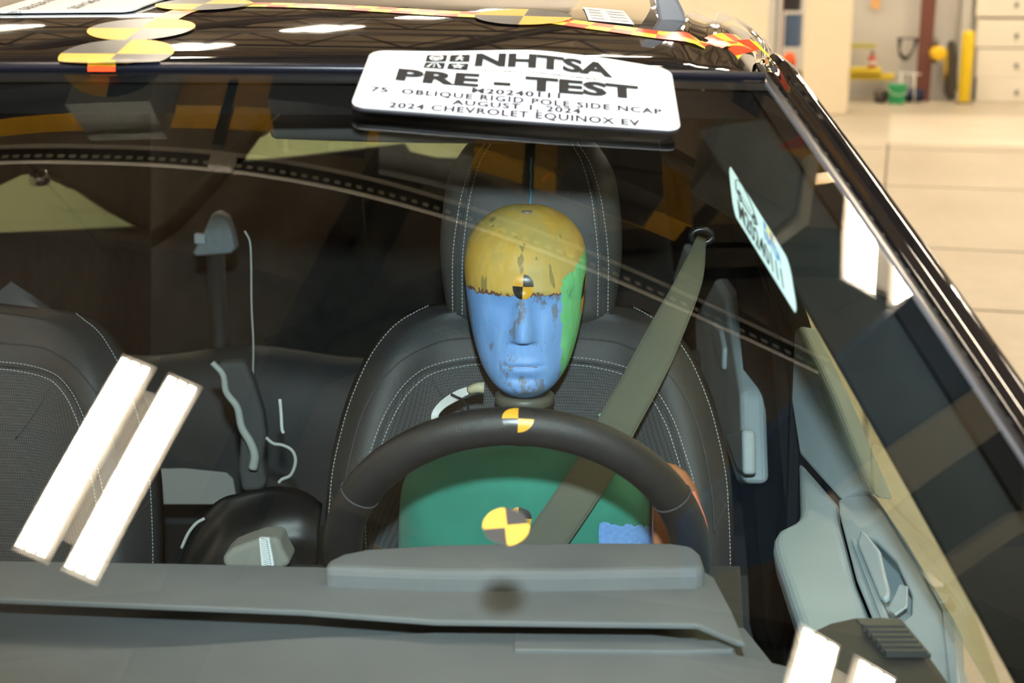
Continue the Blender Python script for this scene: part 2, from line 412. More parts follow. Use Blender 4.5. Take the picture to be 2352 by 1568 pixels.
rp = [refl(40, 1455, 7.1), refl(1560, 1452, 7.1)]; d = rp[1] - rp[0]; d /= np.linalg.norm(d)
beam('rafter', rp[0] - d * 5, rp[1] + d * 5, .30, .3, M_STEEL, 'brown steel tie beam over the bonnet', flange=.05)
for k, bb in enumerate((8.5, 11.5, 15.0, 18.5)):   # open-web joists mirrored in the roof
    j = tag(empty('roof_joist'), ['first', 'second', 'third', 'fourth'][k] + ' open-web steel roof joist beyond the strut rail', kind='structure')
    for zz in (6.15, 7.2): beam('chord', B(A0, bb, zz), B(A1, bb, zz), .14, .10, M_STEEL, parent=j)
    V = []; Fc = []
    for i in range(20):
        a = A0 + .6 + i * 1.15; tube_vf([B(a, bb, 6.15), B(a + .57, bb, 7.2)], .03, 6, V, Fc); tube_vf([B(a + .57, bb, 7.2), B(a + 1.15, bb, 6.15)], .03, 6, V, Fc)
    mesh('web', V, Fc, M_STEEL, j)
for a in (-7.5, -3.2, 1.0, 5.2):
    beam('rafter', B(a, 6.8, 6.95), B(a, B1, 6.95), .22, .45, M_STEEL, 'brown steel rafter over the far bays', flange=.04)

# perforated strut rail seen mirrored across the glass
ZS = 5.7
sp0, sp1 = refl(0, 352, ZS), refl(1905, 845, ZS); sd = sp1 - sp0; sl = np.linalg.norm(sd); sy = sd / sl; sx = np.cross(sy, [0, 0, 1.0])
RS = np.stack([sx, sy, np.array([0, 0, 1.0])], 1)
strut = tag(empty('strut_rail'), 'long perforated galvanised strut rail hung under the ceiling', 'strut rail')
e0 = sp0 - sy * 2.5; e1 = sp1; c = (e0 + e1) / 2; ll = np.linalg.norm(e1 - e0)
for s in (-1, 1): mesh('flange', *box_vf(c + sx * s * .058 + np.array([0, 0, .02]), (.010, ll, .042), [], [], RS), M_STRUT, strut, sm=False)
mesh('web', *box_vf(c + np.array([0, 0, .062]), (.112, ll, .006), [], [], RS), M_NAVYSTEEL, strut, sm=False)
V, Fc = box_vf((0, 0, 0), (.020, .030, .020), [], [], RS); pm = None
for k in range(int(ll / .062)):
    o = mesh('slot', V, Fc, M_STRUT, strut, sm=False) if pm is None else link(pm.copy(), strut); pm = pm or o
    o.location = e0 + sy * (.03 + k * .062) + np.array([0, 0, .056])
bp = refl(512, 376, ZS - .05); mesh('junction_box', *box_vf(bp + np.array([0, 0, -.02]), (.085, .13, .07), [], [], RS), M_HOUS, strut, sm=False)
for k in range(4): tube('hanger_rod', [e0 + sy * ll * (.1 + .27 * k) + np.array([0, 0, .03]), e0 + sy * ll * (.1 + .27 * k) + np.array([0, 0, ZC - ZS])], .006, M_STEEL, strut, 6)

# high-bay fluorescent lamps
TL = 1.18
V, Fc = tube_vf([(0, -TL / 2, 0), (0, TL / 2, 0)], .026, 10); tube_me = None
def lamp(c, ang, label, group=None, zz=6.55, L=1.0):
    """housing with two reflector troughs of three tubes each"""
    global tube_me
    o = empty('high_bay_lamp_offscreen', (c[0], c[1], zz), ang); tag(o, label, 'ceiling lamp', group)
    for s in (-1, 1):
        mesh('reflector_trough', *box_vf((s * .155, 0, .055), (.23, TL * L + .06, .03), [], []), M_HOUS, o, sm=False)
        for k in (-1, 0, 1):
            if tube_me is None:
                t = mesh('lamp_tube_offscreen', V, Fc, M_TUBE, o); tube_me = t.data
            else: t = link(bpy.data.objects.new('lamp_tube_offscreen', tube_me), o)
            t.location = (s * .155 + k * .068, 0, .01); t.scale = (1, L, 1)
    mesh('ballast_housing', *box_vf((0, 0, .11), (.16, TL * .8, .08), [], []), M_HOUS, o, sm=False)
    for s in (-1, 1): tube('hanger_wire', [(0, s * .45, .15), (0, s * .45, ZC - zz)], .004, M_STEEL, o, 5)
    return o
ZL = 6.55
q = [refl(*p, ZL) for p in ((275, 830), (10, 1258), (455, 880), (240, 1325))]
c1 = sum(q) / 4; d1 = (q[0] - q[1]) + (q[2] - q[3]); ang1 = math.atan2(-d1[0], d1[1])
lamp(c1, ang1, 'white twin-strip high-bay lamp mirrored on the passenger side of the windshield', L=float(np.linalg.norm(d1) / 2 / TL))
q = [refl(*p, ZL) for p in ((1850, 1440), (1815, 1568), (2060, 1540))]
d2 = q[0] - q[1]; ang2 = math.atan2(-d2[0], d2[1]); dd = d2 / np.linalg.norm(d2); mid = (q[0] + q[2]) / 2; mid = q[0] * .5 + (q[2]) * .5
lamp(mid - dd * .62, ang2, 'white twin-strip high-bay lamp mirrored at the dashboard corner')
q = [refl(*p, ZL) for p in ((2000, 555), (2000, 665), (2062, 690))]
d3 = q[0] - q[1]; ang3 = math.atan2(-d3[0], d3[1]); dd = d3 / np.linalg.norm(d3)
lamp((q[1] + q[2]) / 2 + dd * .55, ang3, 'white twin-strip high-bay lamp mirrored beside the windshield pillar')
LAMPS = [(-9.5, -6), (-5, -6), (0, -6), (5, -6), (-9.5, -1.5), (-6, -1.5), (7.5, -1), (-9.5, 4.5), (8.2, 4.5),
         (-9.5, 9.5), (-5.4, 9.8), (-1.2, 9.8), (3.0, 9.8), (8, 9.8), (-9.5, 13.3), (-5.4, 13.3), (-1.2, 13.3), (3.0, 13.3), (7.2, 13.3),
         (-9.5, 16.8), (-5.4, 16.8), (-1.2, 16.8), (3.0, 16.8), (7.2, 16.8), (-5.4, 20.4), (-1.2, 20.4), (3.0, 20.4), (7.2, 20.4)]
for a, b in LAMPS:
    lamp(B(a, b, 0), -HA, 'white twin-strip high-bay lamp of the rows under the hall ceiling', 'rows of high-bay ceiling lamps', zz=ZL)

# yellow overhead crane, grey boxes and the blue cover seen mirrored in the glass
ZY = 6.0
ya, yb, yc = refl(395, 222, ZY), refl(1060, 305, ZY), refl(1350, 370, ZY)
crane = tag(empty('overhead_crane'), 'yellow overhead crane girder with hanging cable boxes', 'crane')
dy = yb - ya; dy[2] = 0; dy /= np.linalg.norm(dy)
ye = refl(1560, 405, ZY); LY = float((ye - yb) @ dy)
beam('girder', ya - dy * 5, yb + dy * LY, .30, .40, M_CRANE, parent=crane)
beam('rail_flange', ya - dy * 5 + np.array([0, 0, -.215]), yb + dy * LY + np.array([0, 0, -.215]), .42, .03, M_CRANE, parent=crane)
RC = np.stack([dy, np.cross([0, 0, 1.0], dy), np.array([0, 0, 1.0])], 1)
for (px, py, w, l, h, mm) in ((300, 205, .42, .5, .5, M_GREYBOX), (745, 228, .5, .45, .6, M_NAVYSTEEL), (985, 300, .5, .5, .5, M_GREYBOX), (1395, 345, .5, .7, .5, M_NAVYSTEEL), (150, 185, .8, .3, .4, M_NAVYSTEEL)):
    p = refl(px, py, ZY - .45); mesh('cable_box', *box_vf(p, (w, l, h), [], [], RC), mm, crane, sm=False)
for (px, py) in ((520, 262), (1215, 370)):
    p = refl(px, py, 5.8); mesh('bracket_arm', *box_vf(p, (.06, .5, .06), [], [], RC), M_NAVYSTEEL, crane, sm=False)
p0, p1 = refl(1700, 395, 6.2), refl(1880, 385, 6.2); dd = p1 - p0; dd /= np.linalg.norm(dd)
beam('guard_rail', p0 - dd * .1, p1 + dd * 1.5, .22, .3, M_CRANE, 'short yellow crane stop beam by the right wall side', kind='structure')
p = refl(1710, 400, 5.6); hb = tag(empty('hoist_trolley'), 'grey hoist trolley box with open end frame', 'hoist')
mesh('body', *box_vf(p, (.45, .6, .5), [], [], RH), M_GREYBOX, hb, sm=False); mesh('end_frame', *box_vf(p + N2 * .27, (.05, .7, .6), [], [], RH), M_STRUT, hb, sm=False)
tube('hanger', [p + np.array([0, 0, .25]), p + np.array([0, 0, ZC - 5.6])], .05, M_STEEL, hb, 8)
for k in range(2):
    pts = [refl(1760 + 20 * k, 335 + 12 * k, 6.3), refl(1800 + 20 * k, 335 + 8 * k, 6.25), refl(1850, 315 + 10 * k, 6.3)]
    tag(tube('red_cable', pts, .015, mat('red_cable', (.5, .03, .02), .5), None, 6, 6), 'slack red cable looped beside the crane stop beam', 'cable', 'red cables at the crane')
# blue steel cover (two boxed girders) over the driver side
ZB = 5.2
gantry = tag(empty('blue_gantry'), 'blue steel gantry deck with pale rails high over the driver side', 'gantry')
gp = [refl(x, y, ZB) for x, y in ((2085, 690), (1905, 858), (1740, 1030), (1590, 1178), (1606, 1330), (1770, 1290), (1985, 1130), (2180, 1000), (2350, 885))] + [refl(2350, 885, ZB) + N2 * 4.2, refl(2350, 700, ZB) + N2 * 4.2 + N1, refl(2200, 640, ZB)]
plate('deck_panel', gp, (0, 0, .30), M_BLUEST, gantry)
def grail(p0, p1, w, dz, m, nm, dxy=0):
    a, b = refl(*p0, ZB - .12), refl(*p1, ZB - .12); beam(nm, a, b, w, dz, m, parent=gantry)
grail((1930, 1165), (2345, 880), .13, .12, M_STRUT, 'pale_rail')
grail((1960, 1185), (2345, 925), .11, .10, M_STRUT, 'olive_rail')
grail((2140, 1330), (2345, 1190), .07, .10, M_STRUT, 'outrigger_rail')
gc = sum(gp) / len(gp)
for k in (-1, 1): tube('hanger', [gc + N2 * k * .5 + np.array([0, 0, .3]), gc + N2 * k * .5 + np.array([0, 0, ZC - ZB])], .04, M_STEEL, gantry, 8)
plate('outrigger_plate', [refl(x, y, ZB + .1) for x, y in ((1965, 1180), (2345, 930), (2345, 1190), (2140, 1330), (2000, 1420))], (0, 0, .15), M_NAVYSTEEL, gantry)

# ---- things along the back wall
def stand(px, py): return PZ(px, py, 0)
BW = B1 - .06
# cream wall boxes (near pier and far partition)
def pier(name, x0, x1, ybase, depth, label):
    p, r = stand(x0, ybase), None
    b = AB(p)[1]; q = on_wall(x1, ybase, b); a0, a1 = AB(p)[0], AB(q)[0]
    V, Fc = box_vf(B((a0 + a1) / 2, b + depth / 2, ZC / 2), (a1 - a0, depth, ZC), [], [], RH)
    o = mesh(name, V, Fc, M_COLUMN, None, sm=False); bevel(o, .02); return tag(o, label, kind='structure'), b
pier('wall_pier', 1838, 1942, 262, .9, 'cream painted pier with a plain front')
o, pb = pier('wall_partition', 1350, 1752, 285, .15, 'wide cream partition wall behind the car roof')
# gap behind: brown post, blue cabinet, orange bag
def wall_box(name, x0, y0, x1, y1, b, dep, m, parent=None, bev=.01):
    p, q = on_wall(x0, y1, b), on_wall(x1, y0, b); a0, a1 = AB(p)[0], AB(q)[0]; z0, z1 = p[2], q[2]
    V, Fc = box_vf(B((a0 + a1) / 2, b + dep / 2, (z0 + z1) / 2), (abs(a1 - a0), dep, abs(z1 - z0)), [], [], RH)
    o = mesh(name, V, Fc, m, parent, sm=False)
    if bev: bevel(o, bev)
    return o
def rack():
    r = tag(empty('steel_rack'), 'grey and maroon steel rack posts holding a blue cabinet', 'rack'); b = B1 - 1.2
    z = 0
    wall_box('grey_post', 1772, -60, 1790, 262, b, .12, mat('grey_post', (.23, .24, .25), .5), r)
    wall_box('maroon_post', 1788, -60, 1800, 262, b - .1, .12, mat('maroon_post', (.16, .03, .035), .5), r)
    wall_box('blue_cabinet', 1800, 34, 1838, 108, b, .5, mat('blue_cabinet', (.055, .10, .19), .5), r)
    wall_box('black_box', 1800, -40, 1838, 25, b, .5, M_NAVYSTEEL, r)
    wall_box('lower_shelf', 1800, 165, 1838, 250, b, .5, mat('olive_shelf', (.20, .16, .07), .6), r)
rack()
p = on_wall(1812, 142, B1 - 1.5)
def blob(name, c, r, m, parent=None, seed=0, amp=.15, n=14):
    rnd = random.Random(seed); ph = [rnd.uniform(0, 6) for _ in range(4)]; c = np.asarray(c, float); r = np.asarray(r, float)
    def S(a, b):
        th = a * 2 * math.pi; fi = (b - .5) * math.pi * .998; k = 1 + amp * (math.sin(3 * th + ph[0]) * math.cos(2 * fi + ph[1]) + .6 * math.sin(5 * th + ph[2]) * math.cos(fi * 3 + ph[3])) * math.cos(fi)
        return c + r * k * np.array([math.cos(fi) * math.cos(th), math.cos(fi) * math.sin(th), math.sin(fi)])
    return surf(name, S, n * 2, n, m, parent, wrap=True)
ob = blob('hanging_bag', p, (.10, .10, .13), mat('orange_nylon', (.75, .10, .01), .6), seed=3); tag(ob, 'bright orange bag hanging on the steel rack', 'bag')
# red building column
rcol = tag(empty('steel_column'), 'rust red steel building column at the ribbed wall', 'column', kind='structure')
for (x0, x1, nm) in ((2134, 2150, 'web'),):
    wall_box(nm, x0, -500, x1, 236, B1 - .35, .15, mat('rust_red_paint', (.12, .034, .020), .5), rcol, 0)
# bollard
p = stand(2213, 238); bo = tag(empty('bollard', p), 'yellow steel bollard in front of the roll-up door', 'bollard')
lathe('post', [(.085, 0), (.085, .95), (.08, .985), (.055, 1.01), (.0, 1.02)], mat('bollard_yellow', (.80, .56, .01), .45), bo); lathe('base_ring', [(.12, 0), (.12, .02), (.085, .03)], M_JOINT, bo)
# bucket
p = stand(2059, 238); bk = tag(empty('bucket', p), 'green plastic bucket on the floor by the wall', 'bucket')
lathe('body', [(.11, 0), (.135, .25), (.145, .25), (.145, .27), (.13, .27), (.128, .25), (.105, .02)], mat('green_plastic', (.02, .33, .12), .4), bk); tube('bail', [(-.145, 0, .25), (-.12, -.1, .17), (0, -.15, .13), (.12, -.1, .17), (.145, 0, .25)], .004, M_STRUT, bk, 6, 5)
# dark heap beside it
p = stand(2097, 234); tag(blob('cloth_heap', p + np.array([0, 0, .10]), (.16, .12, .10), mat('navy_cloth', (.02, .022, .06), .8), seed=5, amp=.25), 'dark navy cloth heap beside the green bucket', 'cloth')
p = stand(2022, 236); tag(blob('sack', p + np.array([0, 0, .09]), (.10, .10, .10), mat('brown_sack', (.07, .055, .04), .8), seed=8, amp=.25), 'small brown sack slumped against the ribbed wall', 'sack')
# yellow cart with extinguisher
b = B1 - .75; ct = tag(empty('shop_cart'), 'yellow two-shelf shop cart standing by the cream pier', 'cart'); M_CY = mat('cart_yellow', (.62, .46, .02), .5)
wall_box('upper_shelf', 1950, 158, 2024, 169, b, .5, M_CY, ct); wall_box('lower_shelf', 1950, 172, 2055, 183, b + .1, .5, M_CY, ct); wall_box('back_rail', 1950, 101, 2012, 110, b + .5, .05, mat('cart_rail', (.45, .42, .05), .5), ct)
for x in (1956, 2020, 2050): wall_box('leg', x, 172, x + 4, 240, b + .2, .04, M_STEEL, ct, 0)
wall_box('rail_post', 1960, 103, 1964, 172, b + .5, .04, M_STEEL, ct, 0)
p = on_wall(2002, 158, b + .2) + np.array([0, 0, .012]); ex = tag(empty('fire_extinguisher', p), 'small red extinguisher with a pale label on the cart shelf', 'extinguisher')
lathe('body', [(.055, 0), (.06, .02), (.06, .14), (.04, .18), (.02, .19)], mat('extinguisher_red', (.38, .06, .04), .35), ex, 16); lathe('label_band', [(.061, .05), (.061, .10)], M_WHITE, ex, 16); lathe('valve', [(.02, .19), (.02, .22), (.03, .22), (.03, .24)], M_STEEL, ex, 10)
# hose reel on the column, coat beside it, coils, paper
p = on_wall(2154, 122, B1 - .7); hr = tag(empty('hose_reel', p), 'yellow round hose reel on the rust red column', 'hose reel')
V, Fc = tube_vf([(0, -.10, 0), (0, -.08, 0), (0, .08, 0), (0, .10, 0)], lambda t: (.06, .10, .10, .06)[round(t * 3)], 24); mesh('drum', V, Fc, mat('reel_yellow', (.80, .50, .005), .4), hr, sm=False)
V, Fc = box_vf((0, .13, 0), (.06, .08, .3), [], []); mesh('bracket', V, Fc, M_STEEL, hr, sm=False)
p = on_wall(2184, 165, B1 - .2); cj = tag(empty('hanging_coat', p), 'dark brown coat with a yellow lining hanging on the wall', 'coat')
plate('coat', [np.array([x, 0, z]) for x, z in ((-.06, .42), (.03, .45), (.09, .1), (.12, -.25), (.02, -.42), (-.06, -.3), (-.07, 0))], (0, .08, 0), mat('coat_brown', (.05, .04, .022), .85), cj, .02)
plate('lining', [np.array([x, -.02, z]) for x, z in ((-.12, .3), (-.07, .35), (-.05, .0), (-.10, -.12))], (0, .05, 0), mat('coat_yellow', (.42, .27, .03), .8), cj, .01)
p = on_wall(2085, 104, B1 - .22); cl = tag(empty('cable_coil', p), 'dark cable coil hung on a bar at the ribbed wall', 'cable coil')
for k in range(3): tube('loop', [(-.14 + .02 * k, 0, .09), (-.12, -.02, -.08 - .02 * k), (-.02, -.03, -.17 - .02 * k), (.08, -.02, -.06), (.14 - .02 * k, 0, .09)], .014, M_STEEL, cl, 6, 5)
tube('bar', [(-.16, .02, .10), (.42, .02, .09)], .012, M_STEEL, cl, 6)
o = wall_box('wall_notice', 2002, -8, 2021, 20, B1 - .06, .012, mat('orange_notice', (.85, .46, .16), .6), None, 0); tag(o, 'small orange notice on the ribbed wall', 'notice')
# stand with hooks below the coil
p = stand(2080, 236); st = tag(empty('wire_stand', p), 'thin grey wire stand below the cable coil', 'stand')
for x in (-.09, .12): tube('leg', [(x, 0, 0), (x * .9, .03, .42)], .010, M_STRUT, st, 6)
tube('crossbar', [(-.14, .03, .42), (.2, .03, .40)], .010, M_STRUT, st, 6)
# roll-up door with its panels
dr = tag(empty('door_1'), 'cream sectional roll-up door with grooved panels', kind='structure')
M_PANEL = mat('cream_door_panel', (.80, .74, .62), .45, var=.03, scale=2)
ys = [236, 182, 113, 43, -28, -100, -172]
for i in range(len(ys) - 1):
    pnl = wall_box('door_panel', 2240, ys[i + 1] + 4, 2760, ys[i] - 4, B1 - .14, .1, M_PANEL, dr, .012)
    pp = on_wall(2335, (ys[i] + ys[i + 1]) / 2 + 4, B1 - .15); mesh('hinge', *box_vf(pp, (.05, .02, .07), [], [], RH), M_GREYBOX, pnl, sm=False)
wall_box('door_track', 2216, -300, 2234, 236, B1 - .16, .12, mat('track_grey', (.50, .48, .43), .5), dr, 0)
wall_box('door_backing', 2234, -172, 2762, 236, B1 - .06, .03, M_STEEL, dr, 0)

# ------------------------------------------------------------------ the car
car = tag(empty('car'), 'black-roofed electric SUV with targets and tape on its roof', 'car')
XD = -0.05                                                    # driver centre line
# windshield glass, its black border and grey edge moulding
surf('windshield', WS, 48, 40, M_GLASS, car, (-1, 1), (0, 1))
def WSi(off): return lambda u, v: WS(u, v) - wsn(u, v) * off
# roof
def header(u): return WS(u, 1.0)
def ROOF(u, s):
    p = header(max(-1, min(1, u))); k = abs(u)
    ss = max(s, 0); rise = .078 * (1 - math.exp(-ss / .30)) - .006 * max(ss - .5, 0) ** 1.6
    edge = max(0, (k - .86) / .14); drop = .030 * edge ** 2 * min(1, .5 + ss / .3)
    x = XC + u * (.626 + .03 * min(1, ss / .3))
    ditch = -.006 * math.exp(-((k - .90) / .025) ** 2) * min(1, ss / .06)
    return np.array([x, p[1] + s * (1 - .25 * k * k * min(1, s)) + .012, p[2] + .010 + rise - drop + ditch])
surf('roof_panel', ROOF, 96, 60, M_BLACK, car, (-1, 1), (0, 2.45), thick=.02)
surf('header_gap_seal', lambda u, b: header(u) + np.array([0, lerp(-.012, .02, b), lerp(-.006, .004, b)]), 60, 2, M_BLACKTRIM, car, (-1, 1))
surf('roof_front_lip', lambda u, b: header(u) + np.array([0, .012 - .004 * math.sin(b * math.pi), lerp(.002, .0105, b)]), 60, 4, mat('roof_lip_paint', (.008, .008, .013), .3, spec=.3), car, (-1, 1))
# A pillar: sweep of a rounded section along the glass edge (both sides)
PROF = [(-.003, -.001, .0), (.000, .002, .0), (.004, .002, .003), (.010, .000, .006), (.014, -.001, .010), (.018, .007, .014), (.026, .012, .022), (.034, .009, .032), (.042, -.002, .042), (.050, -.018, .055), (.056, -.045, .075), (.058, -.08, .10)]
def FRAME(sgn):
    def path(b):
        if b <= 1: return WS(sgn, max(b, 0)), 1.0
        s = (b - 1) * 2.35; k = min(1, s / .16); k = k * k * (3 - 2 * k)
        r = ROOF(sgn, s) + np.array([0, 0, .004]); g = WS(sgn, 1.0) + np.array([-sgn * .10 * s, s, .42 * s])
        return lerp(g, r, k) - np.array([sgn * .012 * k, 0, .010 * k]), 1 - k
    def S(a, b):
        p, yk = path(b); f = a * (len(PROF) - 1); i = min(int(f), len(PROF) - 2); t = f - i
        q = [lerp(PROF[i][k], PROF[i + 1][k], t) for k in range(3)]
        sc_ = .6 + .4 * yk
        return p + np.array([sgn * q[0] * sc_, q[2] * .6 * yk, q[1] * sc_])
    return S
for sgn in (1, -1):
    pl = surf('side_frame', FRAME(sgn), 44, 110, M_BLACK, car, (.24, 1), (0, 1.98))
    surf('edge_seal', FRAME(sgn), 8, 40, M_BLACKTRIM, pl, (.10, .27), (0, 1.02)); surf('edge_moulding', FRAME(sgn), 4, 40, M_MOULD, pl, (0, .11), (0, 1))
# rear fin on the roof
fp = hit(ROOF, 1548, 47, (.8, .4, 1.7)); fb = ROOF(fp[0], fp[1])
plate('roof_fin', [fb + np.array([x, 0, z]) for x, z in ((-.016, -.003), (.014, -.003), (.012, .008), (-.002, .035), (-.012, .052), (-.028, .052))], (-.004, .10, .012), mat('grey_fin_paint', (.13, .13, .14), .15, coat=1), car, .004, 3)

# cabin lining and body
surf('headliner', lambda u, s: ROOF(u * .98, s) - np.array([0, -.05, .045 + .02 * s]), 20, 20, M_HEADLINER, car, (-1, 1), (0.0, 2.35))
XR, XL, YT = .345, -1.18, 3.85
def lean(z): return XR - max(0, z - 1.12) * .36
# header trim and sun visors (dark band below the roof edge)
surf('header_trim', lambda u, b: WS(u, 1 - .018 * b) - wsn(u, 1) * (.010 + .02 * b), 40, 3, mat('frit_black', (.005, .005, .005), .9, spec=.04), car, (-1.012, 1.012))
for x0, x1 in ((-.30, .10),):
    o = surf('sun_visor', lambda a, b, x0=x0, x1=x1: np.array([lerp(x0, x1, a), 1.44 + .15 * b, 1.525 + .012 * b - .004 * math.sin(a * math.pi)]), 8, 4, M_HEADLINER, car); solid(o, .018, -1, .006)
# right side: B pillar and an added panel darkening the rear window behind it
def side(px_pts, X, thick, m, name, parent=None, bev=.004, seg=3):
    return plate(name, [PX(x, y, X) for x, y in px_pts], (thick, 0, 0), m, parent or car, bev, seg)
V = [np.array([lean(z), y, z]) for y, z in ((1.98, .5), (1.98, 1.12), (2.02, 1.30), (2.06, 1.50), (3.85, 1.50), (3.85, .5))]
bpil = plate('pillar_blackout_lining', V, (.03, 0, 0), M_PILLARTRIM, car, .008)
V = [np.array([lean(z) - .012, y, z]) for y, z in ((2.0, .62), (2.0, 1.12), (2.03, 1.40), (2.16, 1.40), (2.2, 1.12), (2.2, .62))]
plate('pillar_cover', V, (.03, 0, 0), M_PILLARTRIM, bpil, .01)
# A pillar inner trim on both sides
for sgn in (1, -1):
    def AT(a, b, sgn=sgn):
        p = WS(sgn, lerp(.05, .99, b)); q = [smooth(a, [0, .3, 1], c) for c in ((.035, -.015, -.066), (.015, .035, .112), (-.022, -.026, -.036))]
        return p + np.array([sgn * q[0], q[1], q[2]])
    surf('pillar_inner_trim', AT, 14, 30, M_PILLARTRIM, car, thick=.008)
# side window glass (driver door) and lower doors
surf('side_window', lambda a, b: np.array([lean(lerp(1.10, 1.50, b)) + .004, lerp(1.0 + .42 * b, 2.0 + .06 * b, a), lerp(1.10, 1.50, b)]), 6, 4, M_DOORGLASS, car)
for nm, X, m in (('door_skin', XR + .06, M_BLUEPAINT), ('door_skin', XL - .06, M_BLUEPAINT)):
    sg = 1 if X > 0 else -1
    o = surf(nm, lambda a, b, X=X, sg=sg: np.array([X + sg * (.10 * math.sin(b * 2.6) - .02) * 1.0, lerp(.55, 3.95, a), lerp(.28, .90, b)]), 20, 14, m, car, thick=.02)
for sgn in (1, -1): surf('glass_border', lambda a, b, sgn=sgn: WS(sgn * lerp(1.0, .972, a), lerp(.02, 1.0, b)) - wsn(sgn, b) * .004, 3, 30, MATS['frit_black'], car)
box('floor_pan', ((XL + XR) / 2, 2.2, .33), (1.5, 3.4, .06), M_DARKINT, car)
box('firewall', ((XL + XR) / 2, .62, .65), (1.5, .06, .7), M_DARKINT, car)
surf('bonnet', lambda u, s: np.array([XC + u * (.86 - .08 * s), lerp(.42, -.85, s) + .18 * u * u * (1 - s) + .10 * u * u * s, 1.03 - .16 * s * s - .08 * abs(u) ** 3 - .01 * s]), 30, 20, M_BLUEPAINT, car, (-1, 1), (0, 1), thick=.02)
for xx in (XC - .82, XC + .82):
    for yy in (-.15, 2.8):
        V, Fc = tube_vf([(xx - .11, yy, .36), (xx - .09, yy, .36), (xx + .09, yy, .36), (xx + .11, yy, .36)], lambda t: (.33, .36, .36, .33)[round(t * 3)], 28)
        w = mesh('road_wheel', V, Fc, M_RUBBER, car, sm=False); V, Fc = tube_vf([(xx - .115, yy, .36), (xx + .115, yy, .36)], .23, 24); mesh('rim', V, Fc, M_CHROME, w, sm=False)
for xx in (XC - .93, XC + .93): surf('front_wing', lambda a, b, xx=xx: np.array([xx + (.03 if xx > XC else -.03) * math.sin(b * 3), lerp(-.9, .6, a), lerp(.30, .92, b) + .10 * a * b]), 14, 10, M_BLUEPAINT, car, thick=.02)

# left (passenger) side lining with the quarter window
def PXs(x, y): return PX(x, y, -1.10)
up = [(-260, 120), (-260, 470), (-120, 450), (0, 428), (55, 402), (110, 398), (200, 440), (270, 486), (328, 518), (348, 525), (348, 120)]
plate('side_lining', [PXs(*p) for p in up], (-.03, 0, 0), M_HEADLINER, car, .006)
lo = [(-260, 552), (0, 535), (180, 527), (328, 519), (348, 524), (348, 1000), (-260, 1300)]
plate('lower_side_lining', [PXs(*p) for p in lo], (-.03, 0, 0), M_HEADLINER, car, .006)
plate('quarter_window', [PXs(*p) + np.array([-.02, 0, 0]) for p in ((-260, 460), (0, 420), (110, 390), (340, 522), (0, 545), (-260, 560))], (-.003, 0, 0), M_SIDEGLASS, car)
pillar_b = [PX(-300, 100, -1.10), PX(-300, 1400, -1.10)]
# curved quarter trim ridge
pts = [PX(x, y, -1.085) for x, y in ((345, 525), (400, 500), (460, 455), (520, 400), (560, 362))]
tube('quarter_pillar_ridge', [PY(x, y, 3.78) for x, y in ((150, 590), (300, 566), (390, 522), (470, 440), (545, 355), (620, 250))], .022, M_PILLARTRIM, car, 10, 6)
ch = PX(90, 408, -1.08); lathe('coat_hook', [(.018, 0), (.022, .01), (.016, .03), (.0, .035)], M_CHROME, car, 16, ch - np.array([0, 0, .015]))
# tailgate with rear window
top = [(560, 327), (600, 316), (640, 286), (672, 280), (688, 292), (738, 297), (757, 293), (762, 287), (770, 287), (776, 301), (784, 305), (805, 305), (812, 290), (819, 288), (830, 297), (1040, 304), (1330, 312), (1330, 372), (1660, 420), (1660, 60), (330, 60), (330, 560), (555, 400)]
tg = plate('tailgate_lining', [PY(x, y, YT) for x, y in top], (0, .05, 0), M_HEADLINER, car, .004)
lowp = [(330, 560), (555, 372), (640, 366), (760, 352), (900, 336), (925, 332), (938, 352), (1000, 366), (1330, 372), (1660, 420), (1660, 900), (330, 1000)]
plate('tailgate_lower_lining', [PY(x, y, YT + .002) for x, y in lowp], (0, .05, 0), M_HEADLINER, car, .004)
plate('rear_window', [PY(x, y, YT + .03) for x, y in ((540, 250), (1360, 260), (1360, 420), (540, 420))], (0, .003, 0), M_SIDEGLASS, car)
# quarter speaker cover (rounded silver-blue plate) with a small white block
spk = [(486, 492), (500, 488), (520, 500), (532, 535), (540, 570), (532, 582), (450, 588), (442, 582), (462, 545)]
spo = tag(empty('equipment_cover'), 'silver-blue rounded equipment cover with a white block behind the rear bench', 'equipment cover')
plate('cover', [PY(x, y, 3.0) for x, y in spk], (0, .04, 0), mat('silver_blue_plastic', (.26, .31, .335), .45, var=.12, scale=60), spo, .010, 4)
plate('white_block', [PY(x, y, 2.985) for x, y in ((445, 537), (471, 540), (471, 562), (446, 560))], (0, .02, 0), mat('block_white', (.5, .55, .58), .5), spo, .003)
pb_ = PY(495, 580, 3.03); tube('post', [pb_, np.array([pb_[0], pb_[1], .37])], .02, M_DARKINT, spo, 10)

# rear bench with head restraints
rb = empty('rear_bench', parent=car)
def RB(a, b):
    th = b * math.pi; return np.array([lerp(XL + .10, XR - .08, a), 2.78 - .10 * math.cos(th) * (1 if b < .5 else .8), .58 + .36 * math.sin(th) ** .45 + .012 * math.cos(a * 6 * math.pi)])
surf('backrest', RB, 30, 24, M_LEATHER, rb)
box('bench_cushion', ((XL + XR) / 2, 2.45, .52), (1.36, .55, .18), M_LEATHER, rb, bev=.05)

